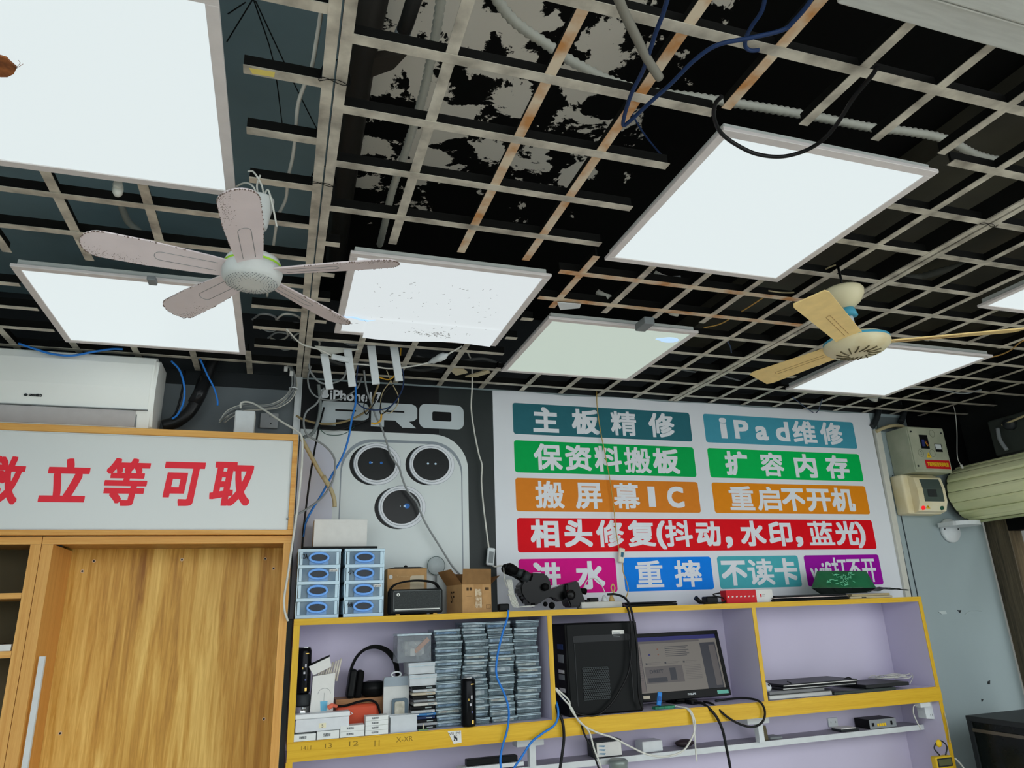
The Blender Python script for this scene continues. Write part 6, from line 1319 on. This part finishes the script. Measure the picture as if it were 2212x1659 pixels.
CB5 = [
 ('network_cable', 'blue network cable falling across the left side of the poster', M_blue, 0.0044, [(768, 830, 1.95), (768, 870, 2.0), (760, 905, 2.05), (752, 950, 2.08), (738, 990, 2.09), (715, 1030, 2.09), (695, 1068, 2.09), (675, 1100, 2.09), (660, 1130, 2.09), (655, 1160, 2.09)]),
 ('cable', 'thin blue cable looping below the white bracket arms', M_navy, 0.003, [(775, 760, 1.93), (772, 800, 1.97), (768, 840, 2.0), (772, 870, 2.03), (800, 885, 2.04), (840, 880, 2.03), (865, 850, 2.0), (872, 820, 1.97), (868, 790, 1.95)]),
 ('cable', 'black cable dropping behind the cabinet corner', M_bcab, 0.004, [(700, 880, 2.12), (690, 920, 2.11), (680, 970, 2.10), (670, 1030, 2.09), (662, 1090, 2.09), (655, 1150, 2.09), (652, 1200, 2.09)]),
 ('cable', 'yellow cable hanging behind the fourth bracket arm', M_ycab, 0.003, [(866, 752, 1.93), (862, 790, 1.95), (845, 818, 1.97), (820, 815, 1.98), (800, 800, 1.98)]),
 ('cable', 'short yellow cable end over the large poster letters', M_ycab, 0.0042, [(824, 895, 2.05), (822, 908, 2.05), (812, 915, 2.05), (802, 914, 2.05)]),
 ('cable', 'black and yellow twisted lead hanging over the poster letters', M_bcab, 0.0026, [(850, 830, 2.02), (830, 850, 2.04), (822, 875, 2.05), (824, 895, 2.05), (850, 872, 2.06), (862, 850, 2.06)]),
 ('cable', 'beige thin lead looping over the poster letters', M_bgcab, 0.0022, [(835, 800, 2.0), (848, 830, 2.03), (860, 855, 2.05), (858, 875, 2.06), (843, 892, 2.06), (828, 888, 2.06), (822, 870, 2.05), (828, 845, 2.04), (845, 822, 2.02)]),
 ('cable', 'thin black lead dangling between the two large letters', M_bcab, 0.0024, [(788, 800, 2.02), (790, 850, 2.06), (786, 880, 2.07), (792, 895, 2.07), (806, 875, 2.06), (815, 860, 2.05)]),
 ('cable', 'white cable winding down across the camera lenses to the carton', M_gcab, 0.0042, [(786, 800, 2.0), (792, 840, 2.04), (802, 870, 2.06), (812, 900, 2.08), (825, 925, 2.09), (835, 955, 2.1), (845, 985, 2.1), (862, 1010, 2.1), (868, 1030, 2.1), (880, 1060, 2.1), (900, 1085, 2.1), (912, 1115, 2.1), (925, 1140, 2.11), (950, 1180, 2.11), (975, 1220, 2.11), (992, 1240, 2.09)]),
 ('cable', 'grey cable looping left of the bracket over the poster edge', M_gcab, 0.0044, [(668, 770, 1.95), (670, 800, 1.98), (690, 825, 2.0), (715, 828, 2.0), (740, 818, 1.99), (748, 800, 1.97)]),
 ('cable', 'pale grey cable curving from the bracket down past the cabinet corner', M_gcab, 0.0042, [(700, 838, 2.0), (685, 870, 2.04), (662, 890, 2.05), (656, 915, 2.05), (665, 940, 2.06), (700, 962, 2.08), (720, 985, 2.08), (724, 1010, 2.08), (718, 1040, 2.08), (700, 1070, 2.05), (670, 1095, 1.98), (640, 1112, 1.90), (620, 1121, 1.873)]),
 ('cable', 'large grey cable loop over the phone lettering', M_gcab, 0.0036, [(672, 790, 2.02), (665, 820, 2.04), (675, 850, 2.06), (705, 864, 2.07), (740, 860, 2.07), (770, 840, 2.06), (782, 815, 2.04)]),
 ('cable', 'brown cable sagging across the large poster letters', mat('cable_olive', (140, 124, 88), 0.5), 0.0048, [(640, 898, 2.08), (660, 908, 2.1), (700, 916, 2.11), (740, 912, 2.11), (775, 898, 2.11), (800, 880, 2.1), (806, 860, 2.08), (818, 830, 2.04)]),
 ('cable', 'dark cable sagging below the large letter on the poster', M_bcab, 0.004, [(690, 926, 2.12), (730, 928, 2.12), (765, 918, 2.12), (800, 905, 2.12)]),
 ('cable', 'thin dark green lead hanging under the letters at the phone top', mat('lead_green', (40, 76, 66), 0.5), 0.0016, [(690, 926, 2.1), (705, 938, 2.1), (730, 940, 2.1), (750, 934, 2.1), (765, 922, 2.1)]),
 ('cable', 'white cable from the adapter over the cabinet corner down its right side', M_wcab, 0.0042, [(520, 882, 2.02), (520, 872, 2.02), (530, 868, 2.02), (548, 872, 2.02), (575, 888, 1.98), (610, 912, 1.92), (640, 930, 1.88), (652, 945, 1.866), (653, 985, 1.866), (650, 1030, 1.866), (645, 1080, 1.866), (638, 1130, 1.866), (632, 1170, 1.866), (622, 1240, 1.866), (614, 1290, 1.868), (615, 1320, 1.87), (622, 1342, 1.872)]),
 ('network_cable', 'blue network cable end dangling over the air conditioner pipes', M_blue, 0.0036, [(432, 775, 1.98), (448, 810, 1.98), (463, 840, 1.98), (470, 866, 1.98), (470, 876, 1.98)]),
 ('network_cable', 'blue network cable curving right of the air conditioner', M_blue, 0.0040, [(370, 780, 2.0), (388, 800, 2.0), (398, 835, 2.0), (396, 870, 2.02), (384, 895, 2.04), (372, 905, 2.05)]),
 ('network_cable', 'blue network cable sagging across the top of the air conditioner', M_blue, 0.0042, [(40, 742, 1.93), (70, 752, 1.925), (110, 764, 1.92), (155, 768, 1.92), (200, 760, 1.925), (240, 754, 1.93), (265, 754, 1.94)]),
 ('cable', 'thin black cable beside the air conditioner hose', M_bcab, 0.0042, [(400, 800, 2.1), (392, 850, 2.1), (380, 890, 2.1), (366, 906, 2.1), (352, 912, 2.1)]),
]
for nm, lb, m, r, P in CB5: cable(nm, lb, 'cable', m, r, pd(*P))
corrugated('corrugated_conduit', 'grey corrugated hose bending down at the left poster edge', pd((688, 830, 2.06), (692, 870, 2.09), (688, 905, 2.10), (676, 935, 2.10), (655, 945, 2.09)), 0.0085, mat('hose_slate', (120, 128, 128), 0.5), 0.008)
t = thing('beige_pipe', 'beige bent plastic pipe poking out behind the cabinet corner', 'pipe', at(720, 1092, Y=2.08))
part('pipe', MB().tube(smooth_path(pd((652, 948, 2.07), (672, 985, 2.08), (690, 1018, 2.08), (704, 1040, 2.08), (716, 1060, 2.08), (722, 1080, 2.08), (723, 1095, 2.08))), 0.0085, 10), M_bgcab, t)
a, b = at(698, 1028, Y=2.08), at(708, 1046, Y=2.08)
part('sleeve', MB().tube([a, b], 0.0102, 12), M_bgcab, t)
# air conditioner hose, foam, adapter and socket on the cabinet top
ZCb = 2.2775
t = thing('insulated_hose', 'black taped hose curving from the ceiling to the air conditioner', 'hose', at(420, 880, Y=2.08))
part('hose', MB().tube(smooth_path(pd((470, 760, 2.08), (455, 790, 2.08), (440, 830, 2.08), (425, 865, 2.08), (408, 892, 2.08), (380, 912, 2.08), (352, 920, 2.08))), 0.024, 14), mat('hose_black', (24, 25, 26), 0.35), t)
part('tape_wrap', MB().tube(pd((444, 818, 2.08), (432, 850, 2.08), (420, 872, 2.08)), 0.0265, 12), mat('shiny_tape_black', (30, 31, 33), 0.18), t)
q = at(455, 925, Y=2.0)
solo('foam_lump', 'yellowed foam lump on the cabinet top beside the hose', 'foam', MB().ball((q.x, 2.0, ZCb + 0.010), 0.05, sc=(1.7, 0.9, 0.26), seg=14), mat('old_foam', (176, 160, 116), 0.9, c2=(206, 192, 150), scale=20))
q = R(506, 550, 886, 935, 1.96)
t = thing('power_adapter', 'white power adapter block on the cabinet top', 'adapter', ((q[0] + q[1]) / 2, 1.99, ZCb))
part('adapter_body', MB().box(q[0], q[1], 1.96, 2.03, ZCb, q[3], 0, 0.006, 3), M_white, t)
part('side_face', MB().box(q[1] + 0.0002, q[1] + 0.001, 1.97, 2.02, ZCb + 0.008, q[3] - 0.01), M_offw, t)
q = R(562, 601, 893, 925, 2.14)
t = thing('wall_socket', 'grey wall socket plate behind the white adapter block', 'socket', ((q[0] + q[1]) / 2, 2.14, q[2]))
part('plate', MB().box(q[0], q[1], 2.135, 2.1478, q[2], q[3], 0, 0.002), mat('socket_grey', (150, 154, 156), 0.5), t)
part('socket_hole', MB().box(q[0] + 0.036, q[0] + 0.039, 2.1345, 2.136, q[3] - 0.018, q[3] - 0.010).box(q[0] + 0.046, q[0] + 0.049, 2.1345, 2.136, q[3] - 0.018, q[3] - 0.010).cyl((q[0] + 0.043, 2.1355, q[2] + 0.018), (q[0] + 0.043, 2.1343, q[2] + 0.018), 0.003, n=8), M_dark, t)
# cables in front of the shelf
SHC = [
 ('network_cable', 'bright blue network cable running down across the clear box columns', M_blue, 0.0042, [(1098, 1318, 1.895), (1096, 1335, 1.893), (1085, 1370, 1.893), (1074, 1420, 1.893), (1073, 1460, 1.893), (1090, 1500, 1.893), (1099, 1535, 1.893), (1096, 1575, 1.893), (1086, 1610, 1.893), (1081, 1640, 1.893), (1084, 1675, 1.893)]),
 ('network_cable', 'bright blue network cable coming from behind the computer tower', M_blue, 0.0042, [(1200, 1512, 1.925), (1205, 1530, 1.90), (1205, 1550, 1.892), (1196, 1568, 1.892), (1172, 1584, 1.892), (1148, 1603, 1.892), (1130, 1630, 1.892), (1108, 1662, 1.892)]),
 ('cable', 'thick black cable falling from behind the computer tower', M_bcab, 0.0058, [(1197, 1500, 1.93), (1204, 1535, 1.905), (1214, 1556, 1.893), (1218, 1590, 1.892), (1214, 1630, 1.892), (1208, 1670, 1.892)]),
 ('cable', 'thin black cable slanting down below the tower', M_bcab, 0.0036, [(1255, 1562, 1.91), (1262, 1585, 1.893), (1275, 1612, 1.89), (1290, 1650, 1.89), (1298, 1675, 1.89)]),
 ('cable', 'white cable hanging in a long sag below the tower and monitor', M_wcab, 0.0036, [(1196, 1484, 1.925), (1214, 1506, 1.915), (1235, 1530, 1.905), (1252, 1560, 1.893), (1285, 1580, 1.89), (1325, 1594, 1.89), (1360, 1612, 1.89), (1400, 1630, 1.89), (1440, 1634, 1.89), (1475, 1622, 1.89), (1494, 1595, 1.89), (1502, 1570, 1.892), (1498, 1548, 1.893), (1488, 1532, 1.905), (1470, 1527, 1.93)]),
 ('cable', 'white cable falling to the bottom beside the thick black cable', M_wcab, 0.0036, [(1200, 1486, 1.922), (1228, 1512, 1.915), (1232, 1530, 1.905), (1250, 1556, 1.892), (1272, 1580, 1.89), (1284, 1620, 1.89), (1296, 1650, 1.89), (1304, 1680, 1.89)]),
 ('cable', 'white lead dropping straight down from the green circuit board', M_wcab, 0.0034, [(1462, 1526, 1.935), (1482, 1530, 1.91), (1494, 1545, 1.893), (1499, 1570, 1.891), (1502, 1610, 1.89), (1505, 1645, 1.89)]),
 ('cable', 'thick black monitor cable falling past the yellow edge', M_bcab, 0.0058, [(1500, 1518, 1.965), (1520, 1521, 1.925), (1545, 1545, 1.893), (1560, 1575, 1.892), (1568, 1610, 1.892), (1576, 1650, 1.892), (1580, 1680, 1.892)]),
 ('cable', 'black monitor cable looping over the yellow edge by the divider', M_bcab, 0.0048, [(1520, 1516, 1.97), (1540, 1522, 1.93), (1570, 1548, 1.893), (1600, 1565, 1.892), (1628, 1570, 1.892), (1648, 1558, 1.892), (1652, 1535, 1.892), (1640, 1515, 1.895), (1610, 1508, 1.94), (1575, 1510, 1.98), (1545, 1514, 1.99)]),
 ('cable', 'black power cable from the strip hanging over the computer tower', M_bcab, 0.0048, [(1312, 1284, 1.955), (1330, 1284, 1.95), (1350, 1292, 1.925), (1362, 1312, 1.897), (1370, 1350, 1.895), (1376, 1400, 1.895), (1378, 1450, 1.895), (1380, 1500, 1.898), (1388, 1532, 1.905)]),
 ('cable', 'black power cable curving across the front of the computer tower', M_bcab, 0.0040, [(1348, 1306, 1.95), (1356, 1316, 1.900), (1362, 1345, 1.895), (1364, 1400, 1.9), (1358, 1450, 1.905), (1340, 1490, 1.91), (1316, 1525, 1.91), (1290, 1544, 1.91), (1262, 1545, 1.91), (1235, 1536, 1.91)]),
 ('cable', 'white lead arching over the magenta bar into the power strip', M_wcab, 0.0022, [(1306, 1278, 1.985), (1300, 1265, 1.99), (1290, 1252, 2.0), (1278, 1249, 2.01), (1267, 1256, 2.02), (1260, 1272, 2.03)]),
 ('cable', 'short beige lead bent above the beige plug', mat('beige_plug', (206, 172, 110), 0.5), 0.0030, [(1322, 1278, 1.985), (1320, 1268, 1.985), (1324, 1262, 1.985), (1328, 1270, 1.985), (1325, 1281, 1.98)]),
 ('cable', 'white cable stub at the bottom photo edge by the showcase', M_wcab, 0.0036, [(2063, 1638, 1.88), (2075, 1650, 1.88), (2090, 1670, 1.88)]),
]
for nm, lb, m, r, P in SHC: cable(nm, lb, 'cable', m, r, pd(*P))
mb = MB()
for k in range(6):
    o_ = 2.2 * k
    mb.tube(smooth_path(pd((1094 + o_, 1252, 1.965), (1100 + o_ * .8, 1275, 1.96), (1104 + o_ * .6, 1295, 1.955), (1110 + o_, 1312, 1.95), (1104 + o_ * 1.2, 1300, 1.948), (1098 + o_ * .8, 1275, 1.955))), 0.0020, 5)
mb.tube(smooth_path(pd((1088, 1226, 2.02), (1090, 1250, 1.98), (1096, 1270, 1.965))), 0.0022, 5).ring(at(1104, 1285, Y=1.955), 0.013, 0.013, 0.002, axis='z')
mb.tube(smooth_path(pd((1116, 1312, 1.95), (1135, 1310, 1.95), (1155, 1309, 1.955))), 0.0026, 6)
solo('cable_coil', 'bundled white cable coil hanging between the carton and the microscope', 'cable', mb, M_wcab)
a = at(1084, 1306, Y=1.97)
solo('black_plug', 'black plug lump behind the white cable coil', 'plug', MB().box(a.x - 0.012, a.x + 0.03, 1.96, 2.0, ZT, ZT + 0.03, 0, 0.006), M_black)
solo('wall_spall', 'chipped plaster marks on the grey wall right of the shelf', 'wall damage', MB().prism([(p.x, p.z) for p in py(2.158, (2026, 1321), (2042, 1319), (2045, 1326), (2034, 1327))], 2.156, 2.16).prism([(p.x, p.z) for p in py(2.158, (2068, 1318), (2076, 1318), (2074, 1324))], 2.156, 2.16, 1).tube(py(2.157, (2084, 1328), (2095, 1321), (2105, 1319), (2120, 1320)), 0.0014, 5).prism([(p.x, p.z) for p in py(2.158, (2134, 1472), (2138, 1470), (2138, 1478), (2134, 1478))], 2.156, 2.16, 1).prism([(p.x, p.z) for p in py(2.158, (2120, 1510), (2124, 1511), (2121, 1516))], 2.156, 2.16, 1), [mat('plaster_flake', (190, 202, 202), 0.6), M_dark])
